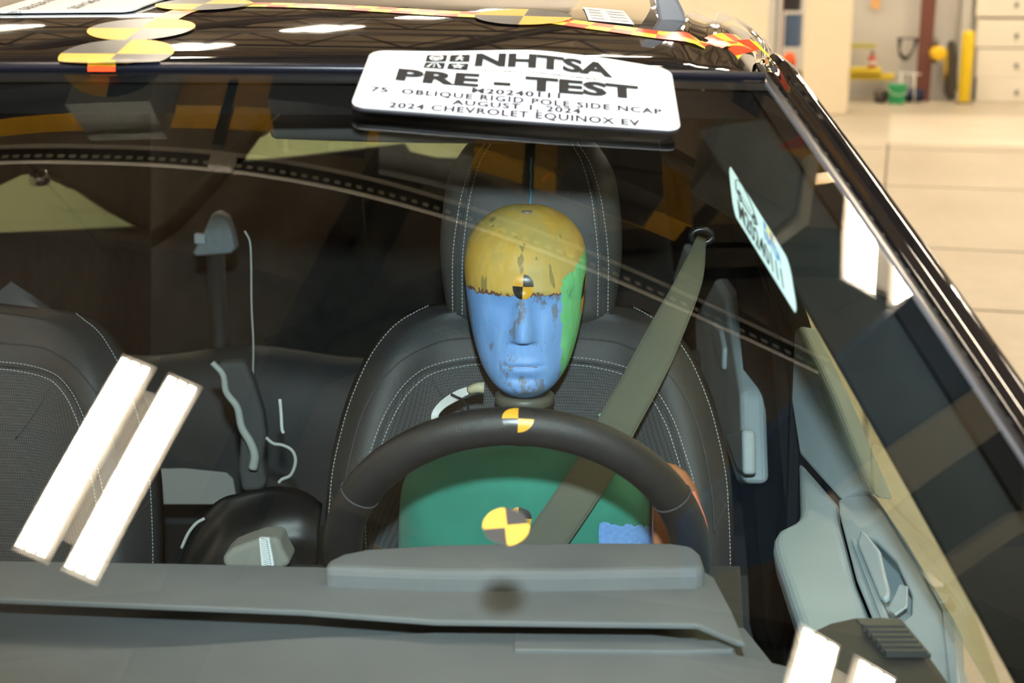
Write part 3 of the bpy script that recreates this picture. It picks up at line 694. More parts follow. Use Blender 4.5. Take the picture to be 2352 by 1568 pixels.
# ---- front seats
def cloth_mat():
    m = mat('perforated_seat_cloth', (.05, .053, .057), .75); nt = m.node_tree; b = nt.nodes['Principled BSDF']; L = nt.links.new
    tc = nt.nodes.new('ShaderNodeTexCoord'); mp = nt.nodes.new('ShaderNodeMapping'); mp.inputs['Rotation'].default_value = (0, math.radians(45), 0); L(tc.outputs['Object'], mp.inputs[0])
    ck = nt.nodes.new('ShaderNodeTexChecker'); ck.inputs['Scale'].default_value = 420; ck.inputs[1].default_value = (.085, .09, .094, 1); ck.inputs[2].default_value = (.028, .03, .032, 1)
    L(mp.outputs[0], ck.inputs[0]); L(ck.outputs[0], b.inputs['Base Color']); return m
M_CLOTH = cloth_mat()
HWZ = [.55, .75, .88, .99, 1.07, 1.145, 1.19, 1.212, 1.222, 1.228]; HWV = [.24, .27, .285, .28, .264, .235, .203, .168, .12, .02]
INZ = [.62, .75, .98, 1.07, 1.115, 1.145, 1.158, 1.163]; INV = [.20, .212, .222, .200, .178, .146, .085, .005]
def make_seat(name, dx, dy, dz, recline=0.0, restraint=True):
    root = empty(name, parent=car); O = np.array([dx, dy, dz])
    def RC_(p):
        k = max(0, p[2] - 1.17); return O + np.array([p[0], p[1] + k * recline, p[2] - k * recline * .75])
    def S(s, z):
        hw = smooth(z, HWZ, HWV); k = abs(s); yc = 1.905 + (z - 1.2) * .25
        amp = smooth(z, [.55, .8, 1.0, 1.15, 1.228], [.05, .06, .055, .03, .0])
        bol = -amp * math.exp(-((k - .80) / .20) ** 2) + .055 * max(0, (k - .84) / .16) ** 2
        crown = .028 * max(0, (z - 1.17) / .058) ** 2
        return RC_(np.array([XD + s * hw, yc + bol + crown + .006 * (1 - k * k), z]))
    back = surf('backrest', S, 72, 70, M_LEATHER2, root, (-1, 1), (.55, 1.228)); solid(back, .09, -1)
    def SI(a, z): return S(a * smooth(z, INZ, INV) / smooth(z, HWZ, HWV), z)
    surf('seat_insert', SI, 50, 60, M_CLOTH, root, (-1, 1), (.62, 1.163), off=.003)
    def hd(a, b):
        t = a * 2 * math.pi; z = lerp(1.195, 1.475, b); w = .127 * smooth(b, [0, .08, .4, .7, .88, .97, 1], [.78, .92, 1, .93, .72, .40, .03]); dp = .055 * smooth(b, [0, .1, .5, .85, 1], [.7, 1, 1, .8, .05])
        return RC_(np.array([XD + w * np.sign(math.cos(t)) * abs(math.cos(t)) ** .55, 1.965 + (z - 1.2) * .16 + dp * np.sign(math.sin(t)) * abs(math.sin(t)) ** .7, z]))
    hr = surf('headrest', hd, 56, 40, M_LEATHER, root, wrap=True) if restraint else None
    # seams
    def seam_st(fn, n=60, both=True, off=.0012):
        for sg in ((-1, 1) if both else (1,)):
            pts = []
            for i in range(n + 1):
                s, z = fn(i / n); p = S(sg * s, z) + snorm(S, sg * s, z) * off; pts.append(p)
            stitches('stitching', pts, root)
    def ratio(tab, z, d): return max(0.0, (smooth(z, *tab) + d)) / smooth(z, HWZ, HWV)
    def zc(t, z0, z1): return lerp(z0, z1, 1 - (1 - t) ** 2)
    seam_st(lambda t: (ratio((INZ, INV), zc(t, .66, 1.1625), .004), zc(t, .66, 1.1625) + .004), 90, off=.003)
    seam_st(lambda t: (ratio((INZ, INV), zc(t, .66, 1.1625), -.006), zc(t, .66, 1.1625) - .006 * t), 90, off=.0045)
    seam_st(lambda t: (.965 if t < .9 else lerp(.965, .99, (t - .9) / .1), zc(t, .62, 1.218)), 90)
    for sg in (-1, 1):
        P1 = [S(sg * ratio((INZ, INV), zc(t, .66, 1.163), 0), zc(t, .66, 1.163)) for t in np.linspace(0, 1, 70)]; tube('seam', [p + np.array([0, -.003, 0]) for p in P1], .0016, M_SEAM, root, 6)
        tab = ([.90, .98, 1.07, 1.12, 1.16, 1.185, 1.192], [.252, .248, .232, .212, .178, .12, .0])
        P2 = [S(sg * ratio(tab, zc(t, .95, 1.192), 0), zc(t, .95, 1.192)) for t in np.linspace(0, 1, 60)]; tube('seam', [p + np.array([0, -.0005, 0]) for p in P2], .0012, M_SEAM, root, 6)
        P3 = [S(sg * lerp(.55, .30, t), lerp(1.135, 1.06, t)) + np.array([0, -.003, 0]) for t in np.linspace(0, 1, 12)]; tube('seam', P3, .001, M_SEAM, root, 6)
        P4 = [S(sg * lerp(.88, .99, t), lerp(.955, .985, t)) for t in np.linspace(0, 1, 8)]; tube('seam', P4, .0012, M_SEAM, root, 6)
    def hface(x, z):  # point on the front of the headrest
        b = (z - 1.195) / .28; w = .127 * smooth(b, [0, .08, .4, .7, .88, .97, 1], [.78, .92, 1, .93, .72, .40, .03]); c = min(.999, abs(x) / w) ** (1 / .55); sn = -math.sqrt(max(0, 1 - c * c)); dp = .055 * smooth(b, [0, .1, .5, .85, 1], [.7, 1, 1, .8, .05])
        return RC_(np.array([XD + x, 1.965 + (z - 1.2) * .16 + dp * np.sign(sn) * abs(sn) ** .7 - .0012, z]))
    for sg in ((-1, 1) if restraint else ()):
        for k, w in ((0, .093), (1, .107)):
            pts = [hface(sg * w * smooth(z, [1.20, 1.28, 1.36, 1.42, 1.45], [1.0, 1.0, .92, .76, .58]), z) for z in np.linspace(1.215, 1.45, 50)]
            stitches('headrest_stitching', pts, hr)
        pts = [hface(sg * .100 * smooth(z, [1.20, 1.28, 1.36, 1.42, 1.45], [1.0, 1.0, .92, .76, .58]), z) for z in np.linspace(1.205, 1.455, 40)]
        tube('headrest_seam', [p + np.array([0, .0008, 0]) for p in pts], .0014, M_SEAM, hr, 6)
    cs = box('cushion', O + np.array([XD, 1.60, .50]), (.52, .52, .18), M_LEATHER2, root, bev=.06)
    return root, S, hface, hr
driver_seat, SEAT, HFACE, HREST = make_seat('driver_seat', 0, 0, 0)
make_seat('passenger_seat', -.80, .02, -.02, 0.0, False)
# chalk line and tape scraps on the driver headrest
pts = [HFACE(.0, z) for z in np.linspace(1.33, 1.43, 14)]
V, Fc = tube_vf([p + np.array([0.0006 * math.sin(i * 2.1), -.0005, 0]) for i, p in enumerate(pts)], .0016, 6); mesh('chalk_line', V, Fc, mat('blue_chalk', (.06, .26, .42), .9), HREST)
def scrap(pp): return [HFACE(x, z) + np.array([0, -.0012, 0]) for x, z in pp]
plate('red_mark', scrap([(.016, 1.405), (.022, 1.41), (.027, 1.411), (.024, 1.403), (.019, 1.398), (.015, 1.399)]), (0, .001, 0), mat('dull_red_mark', (.19, .06, .055), .8), HREST)
plate('red_mark', scrap([(.049, 1.385), (.052, 1.387), (.053, 1.384), (.050, 1.382)]), (0, .001, 0), MATS['dull_red_mark'], HREST)

# ---- driver door lining (light blue grey) and rear door lining
fd = empty('front_door', parent=car)
def PLN(c3):
    P = [PY(*c) for c in c3]; n = np.cross(P[1] - P[0], P[2] - P[0]); n /= np.linalg.norm(n); n = n if n @ (CAM - P[0]) > 0 else -n
    def f(px, py, off=0.0): d = ray(px, py); return CAM + d * (((P[0] + n * off - CAM) @ n) / (d @ n))
    return f, n
def pane(pts, pl, off, thick, m, name, parent, bev=.004, seg=3):
    f, n = pl; return plate(name, [f(x, y, off) for x, y in pts], -n * thick, m, parent, bev, seg)
PA = PLN([(1834, 1045, 1.88), (1923, 1147, 1.74), (1905, 900, 1.84)])
PB = PLN([(1780, 1230, 1.66), (1930, 1150, 1.74), (1880, 1560, 1.31)])
PCb = PLN([(1925, 1149, 1.735), (2010, 1600, 1.26), (2165, 1400, 1.36)])
pane([(1822, 760), (1836, 745), (1856, 790), (1910, 905), (1960, 1030), (2010, 1145), (1980, 1122), (1925, 1147), (1834, 1045), (1815, 920)], PA, 0, .03, M_DOORTRIM2, 'upper_lining', fd, .008)
pane([(1834, 1047), (1880, 1098), (1925, 1149), (1927, 1180), (1966, 1330), (2007, 1430), (2010, 1640), (1890, 1640), (1838, 1450), (1800, 1335), (1780, 1275), (1774, 1250), (1776, 1230), (1786, 1214), (1822, 1196), (1832, 1186), (1837, 1168)], PB, 0, .04, M_DOORTRIM, 'armrest_panel', fd, .012, 4)
pane([(1925, 1149), (1952, 1128), (1980, 1122), (2030, 1168), (2110, 1296), (2165, 1400), (2202, 1540), (2215, 1640), (2010, 1640), (2007, 1430), (1966, 1330), (1927, 1180)], PCb, 0, .03, M_DOORTRIM, 'handle_bezel', fd, .008, 4)
pane([(1985, 1120), (2012, 1142), (2075, 1232), (2140, 1340), (2192, 1425), (2196, 1560), (2206, 1640), (2190, 1640), (2165, 1400), (2110, 1296), (2030, 1168)], PCb, .003, .02, M_DOORTRIM2, 'window_ledge', fd, 0)
cut = pane([(1976, 1213), (2000, 1222), (2046, 1268), (2082, 1345), (2080, 1390), (2052, 1412), (2034, 1402), (1968, 1255)], PCb, .012, .037, M_DOORTRIM, 'pocket_cutter', fd, 0)
bz = [c for c in fd.children if c.name.startswith('handle_bezel')][0]; bz.modifiers.clear()
bo_ = bz.modifiers.new('pocket', 'BOOLEAN'); bo_.operation = 'DIFFERENCE'; bo_.solver = 'EXACT'; bo_.object = cut
bpy.context.view_layer.update(); me_ = bpy.data.meshes.new_from_object(bz.evaluated_get(bpy.context.evaluated_depsgraph_get()))
bz.modifiers.clear(); bz.data = me_; bpy.data.objects.remove(cut); bevel(bz, .003, 3, 30)
pane([(1976, 1214), (1988, 1222), (2020, 1262), (2041, 1350), (2040, 1366), (2028, 1374), (2018, 1368), (1968, 1248)], PCb, .009, .008, M_DOORTRIM, 'handle_lever', fd, .003, 3)
pane([(2066, 1340), (2084, 1345), (2083, 1390), (2055, 1410), (2040, 1400)], PCb, .004, .003, M_DOORTRIM2, 'recess_corner', fd, .001)
pane([(1954, 1238), (1963, 1232), (2040, 1420), (2046, 1440), (2030, 1440)], PCb, .004, .004, M_DOORTRIM, 'bezel_rib', fd, .0015)
rd = empty('rear_door', parent=car)
side([(1596, 725), (1640, 640), (1664, 680), (1684, 800), (1700, 900), (1706, 1110), (1690, 1110), (1600, 830)], .265, .04, M_DOORTRIM2, 'rear_lining', rd, .012)
side([(1636, 740), (1652, 758), (1660, 800), (1658, 850), (1645, 815), (1634, 770)], .258, .015, M_DOORTRIM, 'rear_handle', rd, .005)
side([(1664, 1000), (1704, 985), (1706, 1090), (1692, 1080)], .257, .02, M_DOORTRIM, 'rear_armrest', rd, .006)
side([(1545, 640), (1570, 560), (1590, 600), (1560, 690)], .235, .02, M_DOORTRIM2, 'belt_guide_cover', rd, .008)

# ---- dashboard
db_ = empty('dashboard', parent=car)
def deck(px_pts, z, dep, m, name, bev=.006, parent=None, seg=3): return plate(name, [PZ(x, y, z) for x, y in px_pts], (0, 0, -dep), m, parent or db_, bev, seg)
deck([(-420, 1278), (0, 1287), (400, 1293), (730, 1301), (1000, 1309), (1300, 1309), (1560, 1302), (1605, 1303), (1640, 1325), (1680, 1400), (1712, 1475), (1690, 1470), (1600, 1432), (1000, 1424), (700, 1402), (300, 1386), (0, 1374), (-420, 1366)], 1.105, .006, M_DASH, 'dash_pad', .002)
deck([(-420, 1360), (1000, 1400), (1710, 1440), (1790, 1540), (1790, 1750), (-420, 1750)], 1.060, .04, M_DASH, 'defroster_trough', .002)
deck([(-420, 1506), (0, 1494), (400, 1482), (700, 1462), (1000, 1450), (1500, 1455), (1672, 1476), (1690, 1492), (1690, 1500), (1860, 1540), (1950, 1640), (1950, 2100), (-420, 2100)], 1.082, .006, M_DASHLOW, 'dash_deck', .006)
deck([(1180, 1452), (1672, 1470), (1690, 1480), (1684, 1490), (1560, 1494), (1180, 1490)], 1.086, .01, M_DASHLOW, 'defroster_lid', .002)
deck([(742, 1302), (752, 1284), (785, 1268), (840, 1257), (1000, 1247), (1200, 1243), (1400, 1242), (1540, 1243), (1592, 1250), (1610, 1266), (1622, 1302), (1600, 1306), (1300, 1312), (1000, 1312)], 1.125, .05, M_DASH2, 'cluster_hood', .008)
o = deck([(1838, 1475), (1855, 1445), (1900, 1424), (1960, 1411), (2030, 1410), (2068, 1416), (2095, 1440), (2150, 1512), (2215, 1600), (2215, 1900), (1830, 1900)], 1.098, .06, M_DARKINT, 'dash_end', .010)
deck([(1966, 1420), (2070, 1420), (2140, 1502), (2036, 1503)], 1.0995, .004, mat('grille_frame', (.05, .053, .055), .5), 'speaker_grille', .001, o)
for k in range(6):
    t0 = .08 + k * .155
    a0 = np.array([lerp(1975, 2040, t0), lerp(1424, 1500, t0)]); a1 = np.array([lerp(2068, 2134, t0), lerp(1424, 1500, t0)]); w = np.array([5, 6])
    deck([a0, a1, a1 + w, a0 + w], 1.1055, .006, MATS['grille_frame'], 'grille_slat', 0, o)
deck([(-1200, 1290), (1700, 1300), (1760, 2400), (-1200, 2400)], 1.03, .38, M_DARKINT, 'dash_body', 0)

# ---- steering wheel
sw = empty('steering_wheel', parent=car)
CW = PY(1186, 1288, 1.42); TW = math.radians(22); NW = np.array([0, math.cos(TW), math.sin(TW)]); EX = np.array([1.0, 0, 0]); EZ = np.cross(EX, NW); EZ = EZ if EZ[2] > 0 else -EZ
RMAJ, RMIN = .1845, .0205
def RIM(a, b):
    t = a * 2 * math.pi; f = b * 2 * math.pi; e = EX * math.cos(t) + EZ * math.sin(t); return CW + e * (RMAJ + RMIN * math.cos(f) * 1.0) + NW * RMIN * .85 * math.sin(f)
V = []; Fc = []; na, nb_ = 96, 20
for i in range(na):
    for j in range(nb_): V.append(RIM(i / na, j / nb_))
for i in range(na):
    for j in range(nb_): Fc.append((i * nb_ + j, ((i + 1) % na) * nb_ + j, ((i + 1) % na) * nb_ + (j + 1) % nb_, i * nb_ + (j + 1) % nb_))
rim = mesh('rim', V, Fc, M_WHEEL, sw); flip_out(rim)
for deg in (150, 30, 205, 335):
    a = deg / 360; V, Fc = tube_vf([RIM(a, j / 24) + (RIM(a, j / 24) - (CW + (EX * math.cos(a * 2 * math.pi) + EZ * math.sin(a * 2 * math.pi)) * RMAJ)) * .015 for j in range(25)], .0011, 6); mesh('grip_seam', V, Fc, M_MOULD, rim)
hub = surf('hub', lambda a, b: CW + (EX * math.cos(a * 2 * math.pi) * .085 + EZ * (math.sin(a * 2 * math.pi) * .048 - .04)) * math.sin(b * math.pi / 2) ** .6 + NW * (.012 * math.cos(b * math.pi / 2) - .01), 32, 8, M_WHEEL, sw, wrap=True, thick=.03)
for sg in (-1, 1):
    V = [CW + EX * sg * x + EZ * z + NW * -.012 for x, z in ((.06, -.005), (.155, .012), (.155, -.024), (.06, -.05))]; plate('spoke', V, NW * .02, M_WHEEL, sw, .004)
    V = [CW + EX * sg * x + EZ * z + NW * -.014 for x, z in ((.128, .002), (.152, .018), (.153, .012), (.13, -.004))]; plate('spoke_trim', V, NW * .02, M_CHROME, sw, .001)
tube('column', [CW - NW * .02 - EZ * .03, CW - NW * .25 - EZ * .05], .04, M_DARKINT, sw, 16)
# target stickers: wheel rim, windshield
def RIMS(a, b): return RIM(a, b)
th = hit(RIM, 1190, 961, (.25, .9, 1.4)); st = disc_target('target_sticker', RIM, (th[0], th[1]), .0143 / (2 * math.pi * RMAJ), .0143 / (2 * math.pi * RMIN), None, .0008, -1, 0.0)
tag(st, 'quartered yellow and black target sticker on top of the steering wheel rim', 'target sticker')
th = hit(WS, 1162, 1211, (.5, .5, .9)); S = lambda u, v: WS(u, v)
lu = np.linalg.norm(WS(th[0] + .01, th[1]) - WS(th[0] - .01, th[1])) / .02; lv = np.linalg.norm(WS(th[0], th[1] + .01) - WS(th[0], th[1] - .01)) / .02
gs = disc_target('target_sticker', WS, (th[0], th[1]), .0150 / lu, .0150 / lv, None, .0012, 1, math.pi / 2)
tag(gs, 'quartered yellow and black target sticker stuck on the windshield before the cluster hood', 'target sticker')
# seat belt
belt = tag(empty('seat_belt'), 'olive grey seat belt webbing drawn across the dummy from the pillar loop', 'seat belt')
M_BELT = mat('belt_webbing', (.115, .125, .095), .65, bump=.5, bscale=1500)
bp = [PY(1612, 545, 2.04), PY(1585, 640, 1.93), PY(1530, 760, 1.835), PY(1470, 880, 1.775), PY(1420, 970, 1.73), PY(1375, 1060, 1.68), PY(1330, 1130, 1.648), PY(1275, 1210, 1.628), PY(1215, 1290, 1.617), PY(1120, 1400, 1.63)]
pts = catmull(bp, 8); W = []; n = len(pts)
for i, p in enumerate(pts):
    t = pts[min(i + 1, n - 1)] - pts[max(i - 1, 0)]; t /= np.linalg.norm(t); w = np.cross(t, [0, -1.0, .25]); w /= np.linalg.norm(w); k = i / (n - 1); hw = .0235 * smooth(k, [0, .12, .3, 1], [.25, .72, 1, 1]); W.append(w * hw)
wb = ribbon('webbing', pts, W, M_BELT, belt, .0014, 8)
for sg in (-1, 1): tube('edge_cord', [p + w * sg for p, w in zip(pts, W)], .0011, M_BELT, belt, 6)
a = PY(1612, 542, 2.045); V, Fc = tube_vf([a + np.array([.03 * math.cos(t) * .5, .0, .010 * math.sin(t)]) for t in np.linspace(0, 2 * math.pi, 20)], .005, 8); mesh('belt_loop', V, Fc, M_BLACKTRIM, belt)
lathe('stitch_button', [(.0035, 0), (.004, .002), (.0, .004)], mat('mint_button', (.5, .75, .6), .4), belt, 10, tuple(PY(1381, 955, 1.80)))

# ------------------------------------------------------------------ the crash-test dummy
dummy = tag(empty('crash_test_dummy'), 'crash test dummy with a yellow, blue and green painted head and green shirt', 'dummy')
HC = PY(1207, 700, 1.775); XH = HC[0]; ZH = 1.1560; YH = 1.775
WH = [0, .006, .022, .038, .062, .088, .112, .137, .161, .189, .205, .216, .226, .2315, .233]
WV = [.014, .030, .0460, .0555, .0635, .0695, .0730, .0755, .077, .0725, .0635, .0525, .0355, .0195, .004]
FH = [0, .006, .022, .05, .10, .137, .165, .19, .210, .226, .2315, .233]; FV = [.048, .064, .084, .089, .088, .0905, .089, .0795, .0615, .038, .021, .004]
BH = [0, .02, .06, .10, .15, .19, .215, .228, .233]; BV = [.020, .045, .065, .085, .098, .090, .064, .034, .004]
def HEAD(a, h):
    t = a * 2 * math.pi; c, s = math.cos(t), math.sin(t); w = smooth(h, WH, WV); f = smooth(h, FH, FV); b = smooth(h, BH, BV)
    n = 2.0 / smooth(h, [0, .15, .19, .233], [2.4, 2.4, 2.15, 2.0]); x = w * np.sign(c) * abs(c) ** n; y = (-f if s < 0 else b) * abs(s) ** n
    if s < 0:   # facial relief
        k = abs(s)
        nose = smooth(h, [.062, .078, .0835, .090, .110, .145, .158], [0, .000, .0185, .0195, .0125, .0035, 0]); nw = smooth(h, [.06, .085, .145], [.013, .0125, .008])
        y -= nose * math.exp(-(abs(x) / nw) ** 2.6)
        sock = .0035 * math.exp(-((abs(x) - .026) / .017) ** 2) * math.exp(-((h - .122) / .013) ** 2); y += sock
        y -= .003 * math.exp(-(x / .045) ** 4) * math.exp(-((h - .142) / .007) ** 2)
        lip = .0022 * math.exp(-((h - .0555) / .0042) ** 2) + .0026 * math.exp(-((h - .0455) / .0045) ** 2) - .0022 * math.exp(-((h - .0508) / .0014) ** 2)
        y -= lip * math.exp(-(abs(x) / .0235) ** 3)
        y -= .004 * math.exp(-((h - .018) / .012) ** 2) * math.exp(-(x / .025) ** 2)
        y += .0035 * math.exp(-((h - .034) / .004) ** 2) * math.exp(-(x / .02) ** 2)
        y += .004 * math.exp(-((abs(x) - .042) / .012) ** 2) * math.exp(-((h - .07) / .02) ** 2)
    return np.array([XH + x, YH + y, ZH + h * 1.018])

def head_material():
    m = bpy.data.materials.new('painted_head_vinyl'); m.use_nodes = True; nt = m.node_tree; b = nt.nodes['Principled BSDF']; N = nt.nodes.new; L = nt.links.new
    tc = N('ShaderNodeTexCoord'); sx = N('ShaderNodeSeparateXYZ'); L(tc.outputs['Object'], sx.inputs[0])
    def M(op, a, b_=None, c=None):
        n = N('ShaderNodeMath'); n.operation = op
        for i, v in enumerate((a, b_, c)):
            if v is None: continue
            if isinstance(v, (int, float)): n.inputs[i].default_value = v
            else: L(v, n.inputs[i])
        return n.outputs[0]
    def noise(scale, detail=5, stretch=(1, 1, 1), rot=(0, 0, 0), rough=.6):
        mp = N('ShaderNodeMapping'); mp.inputs['Scale'].default_value = stretch; mp.inputs['Rotation'].default_value = rot; L(tc.outputs['Object'], mp.inputs[0])
        n = N('ShaderNodeTexNoise'); n.inputs['Scale'].default_value = scale; n.inputs['Detail'].default_value = detail; n.inputs['Roughness'].default_value = rough; L(mp.outputs[0], n.inputs['Vector']); return n.outputs['Fac']
    def step(v, e, w=.0006):
        r = N('ShaderNodeMapRange'); r.inputs['From Min'].default_value = e - w; r.inputs['From Max'].default_value = e + w; r.clamp = True; L(v, r.inputs['Value']); return r.outputs[0]
    def mixc(f, a, c):
        n = N('ShaderNodeMix'); n.data_type = 'RGBA'; L(f, n.inputs[0]) if not isinstance(f, float) else None
        for k, v in ((6, a), (7, c)):
            if isinstance(v, tuple): n.inputs[k].default_value = (*v, 1)
            else: L(v, n.inputs[k])
        return n.outputs[2]
    x, y, z = sx.outputs
    n1 = M('SUBTRACT', noise(60, 5), .5); n2 = M('SUBTRACT', noise(170, 4, (1, 1, .35)), .5); n3 = M('SUBTRACT', noise(22, 3), .5)
    rag = M('ADD', M('MULTIPLY', n1, .026), M('MULTIPLY', n2, .016))
    # paint layers: brown vinyl, blue face, yellow crown, green left side
    zz = M('ADD', M('ADD', z, rag), M('MULTIPLY', n3, .006)); yel = step(zz, ZH + .1425); blu = M('SUBTRACT', 1.0, step(M('ADD', M('ADD', z, M('MULTIPLY', n2, .012)), M('MULTIPLY', n3, .006)), ZH + .1395))
    fade = noise(24, 6, (1, 1, 1)); st = noise(150, 4, (.5, .5, .12), (0, .6, 0))
    blue = mixc(step(st, .56, .10), (.175, .36, .74), (.215, .42, .80)); worn = step(noise(30, 9, (1, 1, .55), (0, .2, 0), .72), .59, .02); blue = mixc(worn, blue, (.17, .21, .30)); blue = mixc(step(noise(55, 9, (1, 1, .35), (0, -.3, 0), .7), .64, .012), blue, (.15, .13, .17))
    yl = mixc(step(st, .55, .12), (.60, .37, .06), (.66, .44, .10)); yl = mixc(M('MULTIPLY', step(noise(20, 5, (1, 1, .5), (0, .7, 0)), .50, .10), .8), yl, (.45, .37, .13)); scr = M('MULTIPLY', step(noise(70, 2, (1, 1, .16), (0, .9, .3), .65), .655, .012), .7); yl = mixc(scr, yl, (.17, .16, .06))
    gr = mixc(step(st, .55, .1), (.15, .56, .23), (.20, .64, .30)); gr = mixc(step(noise(40, 8, (1, 1, .6), (0, 0, 0), .7), .60, .03), gr, (.13, .33, .17))
    c = mixc(blu, (.16, .075, .05), blue); c = mixc(yel, c, yl)
    gx = M('ADD', M('ADD', x, M('MULTIPLY', n1, .014)), M('MULTIPLY', n2, .006))
    gedge = step(gx, XH + .0455); gtop = M('SUBTRACT', 1.0, step(M('ADD', M('SUBTRACT', z, M('MULTIPLY', M('SUBTRACT', x, XH), .9)), rag), ZH + .115 )); 
    c = mixc(M('MULTIPLY', gedge, gtop), c, gr)
    L(c, b.inputs['Base Color']); b.inputs['Roughness'].default_value = .55
    bp = N('ShaderNodeBump'); bp.inputs['Strength'].default_value = .35; bp.inputs['Distance'].default_value = .0015; L(M('ADD', st, fade), bp.inputs['Height']); L(bp.outputs[0], b.inputs['Normal'])
    return m
hb = [0] + list(np.linspace(.0015, .2315, 118)) + [.2325]
V = []; Fc = []; na = 160
for h in hb:
    for i in range(na): V.append(HEAD(i / na, h))
for j in range(len(hb) - 1):
    for i in range(na): Fc.append((j * na + i, j * na + (i + 1) % na, (j + 1) * na + (i + 1) % na, (j + 1) * na + i))
Fc.append(tuple(reversed(range(na)))); e = (len(hb) - 1) * na; Fc.append(tuple(e + k for k in range(na)))
head = mesh('head', V, Fc, head_material(), dummy); head['label'] = 'yellow, blue and green painted head'
# top hole, mouth slit, forehead and side targets
hp = hit(lambda a, b: HEAD(a, b), 1210, 485, (.75, .228, 1.75))
V, Fc = tube_vf([HEAD(hp[0], hp[1]) + np.array([0, 0, -.004]), HEAD(hp[0], hp[1]) + np.array([0, 0, .0006])], .0068, 20); mesh('lifting_hole', V, Fc, mat('hole_metal', (.22, .17, .14), .4), head)
V, Fc = tube_vf([HEAD(.75 + da, .0506 + .0008 * math.cos(da * 90)) + np.array([0, .0003, 0]) for da in np.linspace(-.036, .036, 15)], .0007, 6); mesh('mouth_line', V, Fc, mat('bare_vinyl_slit_shade', (.16, .075, .05), .6), head)  # brown tube stands in for the slit's shade, coloured as bare vinyl
fp = hit(HEAD, 1201, 659, (.75, .142, 1.68))
la = np.linalg.norm(HEAD(fp[0] + .01, fp[1]) - HEAD(fp[0] - .01, fp[1])) / .02
disc_target('forehead_target', HEAD, (fp[0], fp[1]), -.0140 / la, .0140, head, .0007, 1, math.radians(2))
fp = hit(HEAD, 1338, 672, (.0, .13, 1.75)); la = np.linalg.norm(HEAD(.0 + .01, .13) - HEAD(-.01, .13)) / .02
disc_target('temple_target', HEAD, (.965, .128), .026 / la, .026, head, .0007, 1, math.radians(10))
# neck
zt = ZH + .01
lathe('neck', [(.034, -.075), (.034, -.05), (.038, -.048), (.038, -.038), (.033, -.036), (.033, -.028), (.038, -.026), (.038, -.018), (.032, -.016), (.032, -.004), (.034, .0), (.034, .008), (.030, .012), (.028, .04)], M_RUBBER, dummy, 32, (XH, 1.75, zt))
lathe('neck_collar', [(.034, -.026), (.0375, -.023), (.0375, -.014), (.034, -.011), (.030, -.011), (.030, -.026)], mat('collar_tan', (.10, .10, .08), .45), dummy, 32, (XH, 1.745, zt + .004))
# torso in green shirt
M_SHIRT = mat('green_cotton_shirt', (.026, .235, .175), .85, var=.10, scale=14, bump=.25, bscale=1600, sheen=.15)
XT = XH + .004
def TORSO(a, z):
    t = a * 2 * math.pi; c, s = math.cos(t), math.sin(t); w = smooth(z, [.60, .72, .85, .94, 1.02, 1.06, 1.09, 1.105], [.165, .160, .158, .170, .165, .135, .075, .0]); f = smooth(z, [.60, .75, .88, .97, 1.05, 1.09, 1.105], [.135, .135, .130, .125, .112, .088, .0]); b = smooth(z, [.6, .9, 1.02, 1.085], [.09, .10, .09, .0])
    n = 2 / 2.6; x = w * np.sign(c) * abs(c) ** n; y = (-f if s < 0 else b) * abs(s) ** n
    fold = .0022 * math.sin(38 * x + 60 * z) * math.exp(-((abs(x) - .13) / .05) ** 2) + .0018 * math.sin(26 * (x * .7 - z)) ** 3
    return np.array([XT + x, 1.775 + y + (fold if s < 0 else 0), z])
surf('shirt', TORSO, 96, 70, M_SHIRT, dummy, wrap=True, b=(.60, 1.105))
fp = hit(TORSO, 1190, 1190, (.75, .97, 1.65)); la = np.linalg.norm(TORSO(.76, .97) - TORSO(.74, .97)) / .02
disc_target('chest_target', TORSO, (fp[0], fp[1]), -.0135 / la, .0135, dummy, .001, 1, math.radians(2))
# paint swatch on the shirt flank
A = [hit(TORSO, *p, (.85, .95, 1.65))[:2] for p in ((1380, 1200), (1495, 1206), (1497, 1242), (1380, 1240))]
def SW(a, b): q = lerp(lerp(A[3], A[2], a), lerp(A[0], A[1], a), b); return TORSO(*q)
rnd = random.Random(4); V = []; Fc = []; nn = 26
for i in range(nn + 1):
    lo, hi = -.9, 1 + rnd.uniform(-.10, .12)
    for j in range(5): V.append(SW(min(1, i / nn + (rnd.uniform(-.03, 0) if i == 0 else 0)), lerp(lo, hi, j / 4)) + np.array([0, -.0012, 0]))
for i in range(nn):
    for j in range(4): Fc.append((i * 5 + j, (i + 1) * 5 + j, (i + 1) * 5 + j + 1, i * 5 + j + 1))
mesh('paint_swatch', V, Fc, mat('sky_blue_paint', (.17, .36, .78), .6, var=.12, scale=200), dummy, sm=False)
# vinyl arms (short stubs)
M_SKIN = mat('tan_orange_vinyl', (.42, .165, .085), .45, var=.08, scale=15)
for sg in (1,):
    sh = np.array([XT + sg * .172, 1.735, 1.018])
    arm = [sh + np.array([-sg * .03, .01, .028]), sh + np.array([sg * .008, 0, .022]), sh + np.array([sg * .018, -.012, -.03]), sh + np.array([sg * .014, -.03, -.10]), sh + np.array([sg * .008, -.06, -.17]), sh + np.array([0, -.09, -.23])]
    tube('upper_arm', arm, lambda t: .010 + .026 * math.sin(min(1, t * 2.2 + .12) * math.pi / 2) - .006 * t, M_SKIN, dummy, 18, 6)
    pts = [sh + np.array([sg * .036, -.02, .022]), sh + np.array([sg * .052, -.03, -.02]), sh + np.array([sg * .054, -.04, -.06])]
    tube('arm_edge_strip', pts, .004, mat('coral_strip', (.65, .20, .14), .5), dummy, 8, 5)
